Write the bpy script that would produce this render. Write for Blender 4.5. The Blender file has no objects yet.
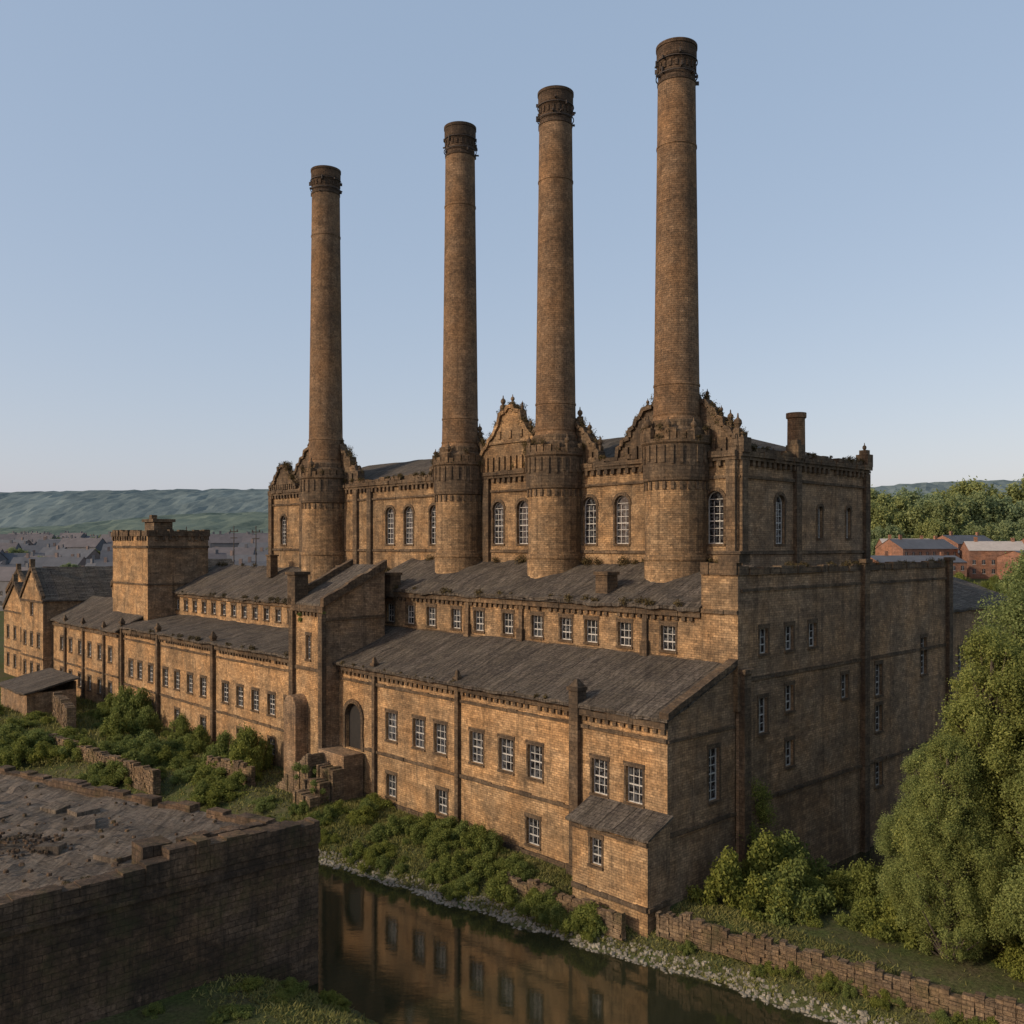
import bpy, math, random
import numpy as np
from mathutils import Vector, noise
random.seed(7); np.random.seed(7)
R = random.uniform
scene = bpy.context.scene
COL = scene.collection
UX, UY = -0.6808, 0.7325
VX, VY = 0.7325, 0.6808
OX, OY = 7.89, 55.0
ROT = math.atan2(-UY, -UX)
def W(a, b): return (OX + UX*a + VX*b, OY + UY*a + VY*b)

# ------------------------------------------------------------ materials
def newmat(name):
    m = bpy.data.materials.new(name); m.use_nodes = True
    nt = m.node_tree
    return m, nt, nt.nodes, nt.links, nt.nodes['Principled BSDF']
def noise_n(nt, scale, detail=4, rough=.6, vec=None):
    n = nt.nodes.new('ShaderNodeTexNoise'); n.inputs['Scale'].default_value = scale
    n.inputs['Detail'].default_value = detail; n.inputs['Roughness'].default_value = rough
    if vec is not None: nt.links.new(vec, n.inputs['Vector'])
    return n
def mapr(nt, src, a, b, c, d):
    n = nt.nodes.new('ShaderNodeMapRange'); n.clamp = True
    for i, v in zip((1, 2, 3, 4), (a, b, c, d)): n.inputs[i].default_value = v
    nt.links.new(src, n.inputs[0]); return n.outputs[0]
def mixc(nt, fac, a, b, mode='MIX'):
    n = nt.nodes.new('ShaderNodeMix'); n.data_type = 'RGBA'; n.blend_type = mode
    for inp, v in ((n.inputs['Factor'], fac), (n.inputs['A'], a), (n.inputs['B'], b)):
        if isinstance(v, (int, float)): inp.default_value = v
        elif isinstance(v, tuple): inp.default_value = (*v, 1) if len(v) == 3 else v
        else: nt.links.new(v, inp)
    return n.outputs['Result']
def stone(name, c1, c2, mortar, bw=.42, rh=.165, dirt=.6, dirtcol=(.036, .029, .023), streak=.6, bump=.7, thresh=(.41, .66), green=0.0, ms=.016, course=.5, erode=.45):
    m, nt, N, L, P = newmat(name)
    uv = N.new('ShaderNodeUVMap').outputs[0]
    tc = N.new('ShaderNodeTexCoord').outputs['Object']
    wob = noise_n(nt, 1.3, 4, .6, tc)
    wv = N.new('ShaderNodeVectorMath'); wv.operation = 'MULTIPLY_ADD'
    L.new(wob.outputs['Color'], wv.inputs[0]); wv.inputs[1].default_value = (.24, .06, 0); L.new(uv, wv.inputs[2])
    br = N.new('ShaderNodeTexBrick'); L.new(wv.outputs[0], br.inputs['Vector'])
    br.inputs['Color1'].default_value = (*c1, 1); br.inputs['Color2'].default_value = (*c2, 1); br.inputs['Mortar'].default_value = (*mortar, 1)
    br.inputs['Scale'].default_value = 1; br.inputs['Brick Width'].default_value = bw; br.inputs['Row Height'].default_value = rh
    br.inputs['Mortar Size'].default_value = ms; br.inputs['Mortar Smooth'].default_value = .5
    mid = tuple((x+y)/2*.88 for x, y in zip(c1, c2))
    fade = noise_n(nt, .8, 6, .7, tc)
    col = mixc(nt, mapr(nt, fade.outputs[0], .38, .62, 1-erode*1.3, 1), mid, br.outputs['Color'])
    b3 = N.new('ShaderNodeTexBrick'); L.new(wv.outputs[0], b3.inputs['Vector']); b3.inputs['Scale'].default_value = 1
    b3.inputs['Color1'].default_value = (1.28, 1.25, 1.2, 1); b3.inputs['Color2'].default_value = (.62, .62, .64, 1); b3.inputs['Mortar'].default_value = (.8, .8, .8, 1)
    b3.inputs['Brick Width'].default_value = bw*4.3; b3.inputs['Row Height'].default_value = rh*2; b3.inputs['Mortar Size'].default_value = 0
    col = mixc(nt, course, col, b3.outputs['Color'], 'MULTIPLY')
    f = noise_n(nt, 5, 8, .8, tc)
    col = mixc(nt, .85, col, mixc(nt, mapr(nt, f.outputs[0], .34, .66, 0, 1), (.40, .38, .36), (1.55, 1.5, 1.45)), 'MULTIPLY')
    q = noise_n(nt, 1.1, 7, .78, tc)
    col = mixc(nt, mapr(nt, q.outputs[0], .44, .62, 0, .6), col, mixc(nt, 1, col, (.45, .43, .42), 'MULTIPLY'))
    p = noise_n(nt, .3, 4, .65, tc)
    col = mixc(nt, mapr(nt, p.outputs[0], .4, .62, 0, .6), col, mixc(nt, .9, col, (1.28, 1.06, .8), 'MULTIPLY'))
    s = noise_n(nt, .25, 9, .78, tc)
    col = mixc(nt, mapr(nt, s.outputs[0], thresh[0], thresh[1], 0, dirt), col, dirtcol)
    mp = N.new('ShaderNodeMapping'); mp.inputs['Scale'].default_value = (2.0, 2.0, .17); L.new(tc, mp.inputs[0])
    st = noise_n(nt, 1, 7, .75, mp.outputs[0])
    col = mixc(nt, mapr(nt, st.outputs[0], .50, .68, 0, streak), col, dirtcol)
    if green:
        g = noise_n(nt, .6, 6, .7, tc)
        col = mixc(nt, mapr(nt, g.outputs[0], .50, .68, 0, green), col, (.06, .063, .027))
    L.new(col, P.inputs['Base Color']); P.inputs['Roughness'].default_value = .95
    P.inputs['Specular IOR Level'].default_value = .12
    b1 = N.new('ShaderNodeBump'); b1.inputs['Strength'].default_value = bump; b1.inputs['Distance'].default_value = .05
    inv = N.new('ShaderNodeMath'); inv.operation = 'MULTIPLY_ADD'; inv.inputs[1].default_value = -.6; inv.inputs[2].default_value = 1; L.new(br.outputs['Fac'], inv.inputs[0])
    ad = N.new('ShaderNodeMath'); ad.operation = 'MULTIPLY_ADD'; L.new(f.outputs[0], ad.inputs[0]); ad.inputs[1].default_value = 1.6; L.new(inv.outputs[0], ad.inputs[2])
    L.new(ad.outputs[0], b1.inputs['Height']); L.new(b1.outputs[0], P.inputs['Normal'])
    return m
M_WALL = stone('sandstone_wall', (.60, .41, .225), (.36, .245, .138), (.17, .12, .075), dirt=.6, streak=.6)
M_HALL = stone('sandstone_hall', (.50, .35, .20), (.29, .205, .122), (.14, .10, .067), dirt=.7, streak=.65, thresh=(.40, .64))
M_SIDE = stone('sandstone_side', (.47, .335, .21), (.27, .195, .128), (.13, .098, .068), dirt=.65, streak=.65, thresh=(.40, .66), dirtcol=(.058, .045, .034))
M_TRIM = stone('trim_stone', (.25, .188, .125), (.14, .107, .074), (.06, .047, .035), bw=.6, rh=.28, dirt=.75, streak=.65, thresh=(.36, .62))
M_CHIM = stone('chimney_brick', (.31, .208, .125), (.20, .136, .085), (.11, .078, .052), bw=.42, rh=.17, dirt=.6, streak=.4, thresh=(.42, .68), course=.35, erode=.6)
M_CAP = stone('sooty_brick', (.14, .10, .07), (.08, .06, .043), (.04, .031, .024), bw=.42, rh=.17, dirt=.6)
M_OLD = stone('old_dark_masonry', (.27, .19, .128), (.16, .115, .08), (.07, .053, .04), bw=.8, rh=.32, dirt=.85, streak=.85, bump=1, thresh=(.36, .60), green=.5, ms=.02, erode=.75, dirtcol=(.03, .025, .02))
M_RUB = stone('rubble_stone', (.36, .27, .175), (.19, .145, .10), (.08, .06, .045), bw=.4, rh=.22, dirt=.6, streak=.4, bump=1, green=.6)
M_RED = stone('red_brick', (.34, .19, .135), (.27, .15, .11), (.22, .17, .13), bw=.6, rh=.25, dirt=.3, streak=.2)
def roofmat(name, c1, c2, moss=.35, seam=.5, sw=1.35, bw=.45, rh=.32, mosscol=(.13, .108, .078)):
    m, nt, N, L, P = newmat(name)
    uv = N.new('ShaderNodeUVMap').outputs[0]; tc = N.new('ShaderNodeTexCoord').outputs['Object']
    wob = noise_n(nt, 1.1, 3, .6, tc)
    wv = N.new('ShaderNodeVectorMath'); wv.operation = 'MULTIPLY_ADD'
    L.new(wob.outputs['Color'], wv.inputs[0]); wv.inputs[1].default_value = (.22, .22, 0); L.new(uv, wv.inputs[2])
    br = N.new('ShaderNodeTexBrick'); L.new(wv.outputs[0], br.inputs['Vector']); br.inputs['Scale'].default_value = 1
    br.inputs['Color1'].default_value = (*c1, 1); br.inputs['Color2'].default_value = (*c2, 1); br.inputs['Mortar'].default_value = (.018, .015, .013, 1)
    br.inputs['Brick Width'].default_value = bw; br.inputs['Row Height'].default_value = rh; br.inputs['Mortar Size'].default_value = .02
    b2 = N.new('ShaderNodeTexBrick'); L.new(wv.outputs[0], b2.inputs['Vector']); b2.inputs['Scale'].default_value = 1; b2.offset = 0
    b2.inputs['Color1'].default_value = (1.3, 1.3, 1.3, 1); b2.inputs['Color2'].default_value = (.6, .6, .6, 1); b2.inputs['Mortar'].default_value = (.2, .2, .2, 1)
    b2.inputs['Brick Width'].default_value = sw; b2.inputs['Row Height'].default_value = 60; b2.inputs['Mortar Size'].default_value = .06
    col = mixc(nt, seam, br.outputs['Color'], b2.outputs['Color'], 'MULTIPLY')
    a = noise_n(nt, .6, 9, .75, tc)
    col = mixc(nt, mapr(nt, a.outputs[0], .42, .66, 0, moss), col, mosscol)
    mp = N.new('ShaderNodeMapping'); mp.inputs['Scale'].default_value = (2.6, .25, .25); L.new(tc, mp.inputs[0])
    st = noise_n(nt, 1, 6, .7, mp.outputs[0])
    col = mixc(nt, mapr(nt, st.outputs[0], .42, .64, 0, .65), col, (.028, .024, .021))
    st2 = noise_n(nt, 1.7, 6, .7, mp.outputs[0])
    col = mixc(nt, mapr(nt, st2.outputs[0], .50, .66, 0, .5), col, (.20, .17, .135))
    f = noise_n(nt, 6, 7, .8, tc)
    col = mixc(nt, .85, col, mixc(nt, mapr(nt, f.outputs[0], .32, .68, 0, 1), (.35, .35, .35), (1.65, 1.62, 1.55)), 'MULTIPLY')
    L.new(col, P.inputs['Base Color']); P.inputs['Roughness'].default_value = .95; P.inputs['Specular IOR Level'].default_value = .12
    b1 = N.new('ShaderNodeBump'); b1.inputs['Strength'].default_value = .9; b1.inputs['Distance'].default_value = .08
    L.new(mixc(nt, .5, mixc(nt, .5, br.outputs['Fac'], b2.outputs['Fac']), f.outputs[0]), b1.inputs['Height']); L.new(b1.outputs[0], P.inputs['Normal'])
    return m
M_ROOF = roofmat('slate_roof', (.11, .092, .076), (.066, .056, .047), moss=.55, seam=.7)
M_FLAT = roofmat('weathered_flat_roof', (.19, .15, .115), (.115, .092, .072), moss=.5, seam=.3, sw=2.4, bw=1.9, rh=1.3, mosscol=(.10, .08, .052))
def flat(name, c, rough=.8, var=.4, sc=3, metal=0):
    m, nt, N, L, P = newmat(name)
    tc = N.new('ShaderNodeTexCoord').outputs['Object']
    n = noise_n(nt, sc, 5, .65, tc)
    col = mixc(nt, mapr(nt, n.outputs[0], .3, .7, 0, 1), tuple(x*(1-var) for x in c), tuple(x*(1+var) for x in c))
    L.new(col, P.inputs['Base Color']); P.inputs['Roughness'].default_value = rough; P.inputs['Metallic'].default_value = metal
    return m
M_FRAME = flat('window_frame_paint', (.42, .40, .36), .6, .35, 8)
M_IRON = flat('rusty_iron', (.045, .033, .025), .8, .4, 6)
M_DOOR = flat('dark_timber', (.012, .01, .008), .8, .4, 3)
M_HOLE = flat('flue_dark', (.008, .007, .006), 1, .2, 3)
M_PALE = flat('pale_render', (.36, .32, .28), .9, .15, .6)
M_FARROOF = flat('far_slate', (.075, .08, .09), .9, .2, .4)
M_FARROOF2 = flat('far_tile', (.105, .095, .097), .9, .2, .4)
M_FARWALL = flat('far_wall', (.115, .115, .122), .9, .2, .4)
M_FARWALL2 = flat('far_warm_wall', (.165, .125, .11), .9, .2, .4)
M_BARK = flat('bark', (.09, .07, .05), .9, .5, 6)
M_PEB = flat('pale_pebble', (.23, .20, .15), .9, .5, 1.5)
def glassmat():
    m, nt, N, L, P = newmat('old_window_glass')
    oi = N.new('ShaderNodeObjectInfo').outputs['Random']
    tc = N.new('ShaderNodeTexCoord').outputs['Object']
    add = N.new('ShaderNodeVectorMath'); add.operation = 'ADD'; L.new(tc, add.inputs[0]); L.new(oi, add.inputs[1])
    n = noise_n(nt, 3.5, 2, .5, add.outputs[0])
    col = mixc(nt, mapr(nt, n.outputs[0], .45, .62, 0, .55), (.012, .012, .013), (.15, .16, .17))
    col = mixc(nt, mapr(nt, oi, .35, 1, 0, .5), col, (.006, .006, .007))
    L.new(col, P.inputs['Base Color']); P.inputs['Roughness'].default_value = .12
    return m
M_GLASS = glassmat()
def leafmat(name, dark, light, trans=.3, sc=.9):
    m, nt, N, L, P = newmat(name)
    g = N.new('ShaderNodeNewGeometry').outputs['Random Per Island']
    tc = N.new('ShaderNodeTexCoord').outputs['Object']
    n = noise_n(nt, sc, 3, .6, tc)
    oi = N.new('ShaderNodeObjectInfo').outputs['Random']
    col = mixc(nt, g, dark, light)
    col = mixc(nt, mapr(nt, n.outputs[0], .38, .65, 0, .5), col, mixc(nt, g, tuple(x*.55 for x in dark), dark))
    col = mixc(nt, mapr(nt, oi, 0, 1, 0, .7), col, mixc(nt, 1, col, (1.35, 1.12, .65), 'MULTIPLY'))
    L.new(col, P.inputs['Base Color']); P.inputs['Roughness'].default_value = .75; P.inputs['Specular IOR Level'].default_value = .15
    tr = N.new('ShaderNodeBsdfTranslucent'); L.new(col, tr.inputs['Color'])
    ms = N.new('ShaderNodeMixShader'); ms.inputs[0].default_value = trans
    L.new(P.outputs[0], ms.inputs[1]); L.new(tr.outputs[0], ms.inputs[2])
    L.new(ms.outputs[0], N['Material Output'].inputs['Surface'])
    return m
M_LEAF = leafmat('tree_leaves', (.15, .195, .065), (.30, .345, .13), .4, sc=.5)
M_BUSH = leafmat('bush_leaves', (.105, .14, .038), (.25, .29, .09), .4)
M_GRASS = leafmat('grass_blades', (.12, .14, .05), (.27, .26, .11), .25, .3)
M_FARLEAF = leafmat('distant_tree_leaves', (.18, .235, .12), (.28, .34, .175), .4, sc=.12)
M_CREEP = leafmat('dry_creeper', (.045, .038, .022), (.12, .10, .055), .15)

# ------------------------------------------------------------ mesh builder
class MB:
    def __init__(s): s.v = []; s.f = []; s.m = []; s.uv = []
    def face(s, pts, mat=0, uv=None):
        i = len(s.v); s.v += [tuple(p) for p in pts]; s.f.append(tuple(range(i, i+len(pts)))); s.m.append(mat); s.uv.append(uv)
    def hexa(s, b, t, mat=0):
        n = len(b)
        s.face(list(reversed(b)), mat); s.face(t, mat)
        for i in range(n):
            j = (i+1) % n; s.face([b[i], b[j], t[j], t[i]], mat)
    def box(s, x0, x1, y0, y1, z0, z1, mat=0):
        s.hexa([(x0, y0, z0), (x1, y0, z0), (x1, y1, z0), (x0, y1, z0)], [(x0, y0, z1), (x1, y0, z1), (x1, y1, z1), (x0, y1, z1)], mat)
    def obox(s, p0, d, s0, s1, o0, o1, z0, z1, mat=0):
        n = (d[1], -d[0])
        def P(a, o, z): return (p0[0]+d[0]*a+n[0]*o, p0[1]+d[1]*a+n[1]*o, z)
        b = [P(s0, o1, z0), P(s1, o1, z0), P(s1, o0, z0), P(s0, o0, z0)]; t = [(x, y, z1) for x, y, _ in b]
        s.hexa(b, t, mat)
    def extrude(s, outline, o0, o1, p0, d, mat=0):
        n = (d[1], -d[0])
        def P(q, o): return (p0[0]+d[0]*q[0]+n[0]*o, p0[1]+d[1]*q[0]+n[1]*o, q[1])
        s.face([P(q, o1) for q in outline], mat); s.face([P(q, o0) for q in reversed(outline)], mat)
        k = len(outline)
        for i in range(k):
            a, b = outline[i], outline[(i+1) % k]
            s.face([P(a, o0), P(b, o0), P(b, o1), P(a, o1)], mat)
    def lathe(s, cx, cy, prof, seg=28, mat=0, ph=0):
        for i in range(len(prof)-1):
            r0, z0 = prof[i]; r1, z1 = prof[i+1]; L = math.hypot(r1-r0, z1-z0)
            if abs(z1-z0) < 1e-4: zz0, zz1 = 0, L
            else: zz0, zz1 = z0, z1
            rr = max(r0, r1)
            for k in range(seg):
                a, b = 2*math.pi*k/seg+ph, 2*math.pi*(k+1)/seg+ph
                s.face([(cx+r0*math.cos(a), cy+r0*math.sin(a), z0), (cx+r0*math.cos(b), cy+r0*math.sin(b), z0),
                        (cx+r1*math.cos(b), cy+r1*math.sin(b), z1), (cx+r1*math.cos(a), cy+r1*math.sin(a), z1)], mat,
                       [(a*rr, zz0), (b*rr, zz0), (b*rr, zz1), (a*rr, zz1)])
def build(mb, name, mats, parent=None, smooth=False):
    base = BASES[parent.name] if parent is not None else (0, 0, 0)
    me = bpy.data.meshes.new(name)
    V = [(x-base[0], y-base[1], z-base[2]) for x, y, z in mb.v]
    me.from_pydata(V, [], mb.f)
    for m in mats: me.materials.append(m)
    me.polygons.foreach_set('material_index', mb.m)
    uvl = me.uv_layers.new(name='UVMap'); data = []
    for p, u in zip(me.polygons, mb.uv):
        if u is not None:
            for q in u: data += q
            continue
        n = p.normal
        if abs(n.z) > .995: t = Vector((1, 0, 0)); b = Vector((0, 1, 0))
        else:
            t = Vector((0, 0, 1)).cross(n).normalized(); b = n.cross(t)
        for vi in p.vertices:
            q = Vector(mb.v[vi]); data += (q.dot(t), q.dot(b))
    uvl.data.foreach_set('uv', data)
    me.update()
    o = bpy.data.objects.new(name, me); COL.objects.link(o)
    if parent is not None: o.parent = parent
    return o
BASES = {}
def root(name, label, cat, a, b, z, group=None):
    e = bpy.data.objects.new(name, None); COL.objects.link(e)
    w = W(a, b); e.location = (w[0], w[1], z); e.rotation_euler = (0, 0, ROT)
    e['label'] = label; e['category'] = cat
    if group: e['group'] = group
    e.empty_display_size = .5
    BASES[e.name] = (-a, b, z)
    return e
def child(o, parent, x, y, z, rz=0):
    base = BASES[parent.name]; o.parent = parent; o.location = (x-base[0], y-base[1], z-base[2]); o.rotation_euler = (0, 0, rz)

def wall(mb, p0, p1, z0, z1, holes=(), depth=.32, mat=0):
    L = math.dist(p0, p1); d = ((p1[0]-p0[0])/L, (p1[1]-p0[1])/L); n = (d[1], -d[0])
    S = sorted({0, L, *[h[0] for h in holes], *[h[1] for h in holes]}); Z = sorted({z0, z1, *[h[2] for h in holes], *[h[3] for h in holes]})
    def P(s, z, o=0): return (p0[0]+d[0]*s-n[0]*o, p0[1]+d[1]*s-n[1]*o, z)
    for i in range(len(S)-1):
        for j in range(len(Z)-1):
            cs, cz = (S[i]+S[i+1])/2, (Z[j]+Z[j+1])/2
            if any(h[0] < cs < h[1] and h[2] < cz < h[3] for h in holes): continue
            mb.face([P(S[i], Z[j]), P(S[i+1], Z[j]), P(S[i+1], Z[j+1]), P(S[i], Z[j+1])], mat)
    for a, b, c, e in holes:
        mb.face([P(a, c), P(b, c), P(b, c, depth), P(a, c, depth)], mat)
        mb.face([P(a, e, depth), P(b, e, depth), P(b, e), P(a, e)], mat)
        mb.face([P(a, c), P(a, c, depth), P(a, e, depth), P(a, e)], mat)
        mb.face([P(b, c, depth), P(b, c), P(b, e), P(b, e, depth)], mat)
def blocks(mb, p0, p1, z0, z1, o0, o1, mat=0, jit=.045, lmin=.5, lmax=1.4, miss=0):
    L = math.dist(p0, p1); d = ((p1[0]-p0[0])/L, (p1[1]-p0[1])/L); s = 0
    while s < L-.01:
        e = min(L, s+R(lmin, lmax))
        if L-e < .3: e = L
        if random.random() >= miss:
            mb.obox(p0, d, s, e, o0, o1+R(-jit, jit), z0, z1+R(-jit, jit), mat)
        s = e
def dentils(mb, p0, p1, z0, z1, o0, o1, w=.3, gap=.35, mat=0):
    L = math.dist(p0, p1); d = ((p1[0]-p0[0])/L, (p1[1]-p0[1])/L); s = .1
    while s+w < L:
        if random.random() > .05: mb.obox(p0, d, s, s+w, o0, o1+R(-.03, .03), z0+R(0, .06), z1, mat)
        s += w+gap
def roofgrid(mb, p00, p10, p11, p01, nu, nv, amp=.05, th=.22, mat=0):
    G = []; UVg = []
    Lu = math.dist(p00, p10); Lv = math.dist(p00, p01) if math.dist(p00, p01) < 30 else 12
    for j in range(nv+1):
        row = []; ur = []
        for i in range(nu+1):
            u, v = i/nu, j/nv
            q = [(p00[k]*(1-u)+p10[k]*u)*(1-v)+(p01[k]*(1-u)+p11[k]*u)*v for k in range(3)]
            q[2] += amp*noise.noise(Vector((q[0]*.45, q[1]*.9, 3.3)))*2 + R(-1, 1)*amp*.25
            if j == 0: q[2] += R(-.07, .04); q[1] += R(-.08, .08)
            row.append(tuple(q)); ur.append((u*Lu, v*Lv))
        G.append(row); UVg.append(ur)
    for j in range(nv):
        for i in range(nu):
            mb.face([G[j][i], G[j][i+1], G[j+1][i+1], G[j+1][i]], mat, [UVg[j][i], UVg[j][i+1], UVg[j+1][i+1], UVg[j+1][i]])
    def skirt(line):
        for a, b in zip(line[:-1], line[1:]): mb.face([(a[0], a[1], a[2]-th), (b[0], b[1], b[2]-th), b, a], mat)
    skirt(G[0]); skirt([r[-1] for r in G]); skirt(G[-1][::-1]); skirt([r[0] for r in G][::-1])
    c = [G[0][0], G[0][-1], G[-1][-1], G[-1][0]]
    mb.face([(x, y, z-th) for x, y, z in reversed(c)], mat)

# windows --------------------------------------------------
WC = {}
def win_meshes(w, h, arch):
    k = (round(w, 2), round(h, 2), arch)
    if k in WC: return WC[k]
    g = MB(); s = MB(); r = w/2; hs = h-r if arch else h; x0 = -w/2
    arc = [(r*math.cos(t), hs+r*math.sin(t)) for t in np.linspace(0, math.pi, 13)] if arch else [(r, h), (-r, h)]
    g.face([(x0, .03, 0), (r, .03, 0)]+[(x, .03, z) for x, z in arc], 0)
    ft = .07
    g.box(x0, x0+ft, -.03, .03, 0, hs, 1); g.box(r-ft, r, -.03, .03, 0, hs, 1); g.box(x0+ft, r-ft, -.031, .03, 0, ft, 1)
    if not arch: g.box(x0+ft, r-ft, -.031, .03, h-ft, h, 1)
    else:
        for i in range(12):
            (xa, za), (xb, zb) = arc[i], arc[i+1]; k2 = (r-ft)/r
            xc, zc, xd, zd = xb*k2, hs+(zb-hs)*k2, xa*k2, hs+(za-hs)*k2
            g.hexa([(xa, -.03, za), (xb, -.03, zb), (xc, -.03, zc), (xd, -.03, zd)], [(xa, .03, za), (xb, .03, zb), (xc, .03, zc), (xd, .03, zd)], 1)
    nc = 2 if w < 1.2 else 3; nr = max(2, round(h/.55)); bt = .022
    for i in range(1, nc):
        x = x0+w*i/nc; g.box(x-bt, x+bt, -.02, .028, ft, (hs if arch else h-ft)+(r*.8 if arch and nc == 2 else 0), 1)
    for j in range(1, nr):
        z = ft+(h-2*ft)*j/nr
        hw = r-ft if z <= hs else math.sqrt(max(0, r*r-(z-hs)**2))-ft
        t = .045 if j == nr//2 else bt
        if hw > .05: g.box(-hw, hw, -.024, .028, z-t, z+t, 1)
    dp = .25
    s.box(x0-.16, r+.16, -dp-.12, 0, -.16, -.003, 0)
    if not arch:
        s.box(x0-.2, r+.2, -dp-.05, -dp+.04, h+.003, h+.3, 0)
        s.box(x0-.16, x0-.003, -dp-.03, -dp+.04, 0, h, 0); s.box(r+.003, r+.16, -dp-.03, -dp+.04, 0, h, 0)
    else:
        for sg in (1, -1):
            pts = [(x*sg, z) for x, z in arc[:7]]
            pts = [(r*sg, hs)]+pts[1:7]+[(r*sg, h)]
            poly = [(x, -dp+.02, z) for x, z in pts]
            s.face(poly if sg < 0 else poly[::-1], 0)
            for (xa, za), (xb, zb) in zip(pts[:6], pts[1:7]): s.face([(xa, -dp+.02, za), (xb, -dp+.02, zb), (xb, .03, zb), (xa, .03, za)], 0)
        R1, R2 = r+.02, r+.28
        for i in range(12):
            t0, t1 = math.pi*i/12+.01, math.pi*(i+1)/12-.01
            q = [(R1*math.cos(t0), hs+R1*math.sin(t0)), (R2*math.cos(t0), hs+R2*math.sin(t0)), (R2*math.cos(t1), hs+R2*math.sin(t1)), (R1*math.cos(t1), hs+R1*math.sin(t1))]
            s.hexa([(x, -dp+.04, z) for x, z in q], [(x, -dp-.09, z) for x, z in q], 0)
        s.box(x0-.2, x0-.003, -dp-.05, -dp+.04, 0, hs-.01, 0); s.box(r+.003, r+.2, -dp-.05, -dp+.04, 0, hs-.01, 0)
    og = build(g, 'window', [M_GLASS, M_FRAME]); os_ = build(s, 'window_surround', [M_TRIM])
    me1, me2 = og.data, os_.data
    bpy.data.objects.remove(og); bpy.data.objects.remove(os_)
    WC[k] = (me1, me2); return WC[k]
def window(parent, x, y, z, w, h, rz=0, arch=False, dp=.25):
    m1, m2 = win_meshes(w, h, arch)
    o = bpy.data.objects.new('window', m1); COL.objects.link(o)
    ox, oy = -math.sin(rz)*dp, math.cos(rz)*dp
    child(o, parent, x+ox, y+oy, z, rz)
    s = bpy.data.objects.new('window_surround', m2); COL.objects.link(s); s.parent = o
    return o
HP = math.pi/2
def facade_front(mb, parent, a0, a1, b, z0, z1, wins, mat=0, arch=False):
    holes = []
    for (a, zb, w, h) in wins:
        holes.append((a1-a-w/2, a1-a+w/2, zb, zb+h)); window(parent, -a, b, zb, w, h, 0, arch)
    wall(mb, (-a1, b), (-a0, b), z0, z1, holes, mat=mat)
def facade_side(mb, parent, a, b0, b1, z0, z1, wins, mat=0, arch=False):
    holes = []
    for (b, zb, w, h) in wins:
        holes.append((b-b0-w/2, b-b0+w/2, zb, zb+h)); window(parent, -a, b, zb, w, h, HP, arch)
    wall(mb, (-a, b0), (-a, b1), z0, z1, holes, mat=mat)

def leafmesh(name, clumps, n, size, mat, fill=.55, asp=.55):
    c = np.array([q[0] for q in clumps]); rr = np.array([q[1] for q in clumps], float)
    p = (rr[:, 0]*rr[:, 2]); p = p/p.sum(); idx = np.random.choice(len(clumps), n, p=p)
    d = np.random.normal(size=(n, 3)); d /= np.linalg.norm(d, axis=1)[:, None]
    rad = fill+(1.0-fill)*np.random.rand(n)**.7+.42*np.random.rand(n)**3
    pos = c[idx]+d*rr[idx]*rad[:, None]
    nrm = d*.7+np.random.normal(size=(n, 3))*.7+np.array([0, 0, .35]); nrm /= np.linalg.norm(nrm, axis=1)[:, None]
    t = np.cross(nrm, np.random.normal(size=(n, 3))); t /= np.linalg.norm(t, axis=1)[:, None]; b = np.cross(nrm, t)
    s = size*(.6+.8*np.random.rand(n))[:, None]
    v = np.stack([pos-t*s, pos+b*s*asp, pos+t*s, pos-b*s*asp], 1).reshape(-1, 3)
    me = bpy.data.meshes.new(name); me.vertices.add(4*n); me.vertices.foreach_set('co', v.ravel().astype(np.float32))
    me.loops.add(4*n); me.loops.foreach_set('vertex_index', np.arange(4*n, dtype=np.int32))
    me.polygons.add(n); me.polygons.foreach_set('loop_start', np.arange(0, 4*n, 4, dtype=np.int32)); me.polygons.foreach_set('loop_total', np.full(n, 4, dtype=np.int32))
    me.update(calc_edges=True); me.validate(); me.materials.append(mat); return me
def creeper(parent, spots, n, size=.07, mat=None):
    base = BASES[parent.name]
    me = leafmesh('creeper', [((x-base[0], y-base[1], z-base[2]), (q, q*.8, q*.8)) for x, y, z, q in spots], n, size, mat or M_CREEP, .1)
    o = bpy.data.objects.new('creeper', me); COL.objects.link(o); o.parent = parent

# ============================================================ FRONT RANGE
r = root('mill_range', 'long two-tier sandstone mill range with slate lean-to roofs', 'mill', 20, 6, 0)
mb = MB()
w_main = [(a, 7.5, 1.45, 2.35) for a in (11.9, 14.9, 18.2, 22.6, 25.4, 29.2)] + [(12.1, 2.75, 1.3, 1.9), (22.4, 2.75, 1.3, 1.9), (29.2, 2.75, 1.3, 1.9)]
DOORA, DR, DZ = 34.9, 1.25, 8.7
holes = []
for (a, zb, w, h) in w_main:
    holes.append((42-a-w/2, 42-a+w/2, zb, zb+h)); window(r, -a, 2.5, zb, w, h, 0, False)
holes.append((42-DOORA-DR, 42-DOORA+DR, 5.9, DZ+DR))
wall(mb, (-42, 2.5), (-7.2, 2.5), -1, 13.3, holes, depth=.32)
facade_front(mb, r, 0, 7.2, 2.15, -1, 13.3, [(5.5, 7.7, 1.35, 2.3), (2.6, 7.7, 1.35, 2.3)])
wall(mb, (-7.2, 2.5), (-7.2, 2.15), -1, 13.3)
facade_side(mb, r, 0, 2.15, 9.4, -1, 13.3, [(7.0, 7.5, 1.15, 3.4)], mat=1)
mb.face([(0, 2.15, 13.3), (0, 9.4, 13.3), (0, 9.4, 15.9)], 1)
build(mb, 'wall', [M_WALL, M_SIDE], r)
mb = MB()
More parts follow.
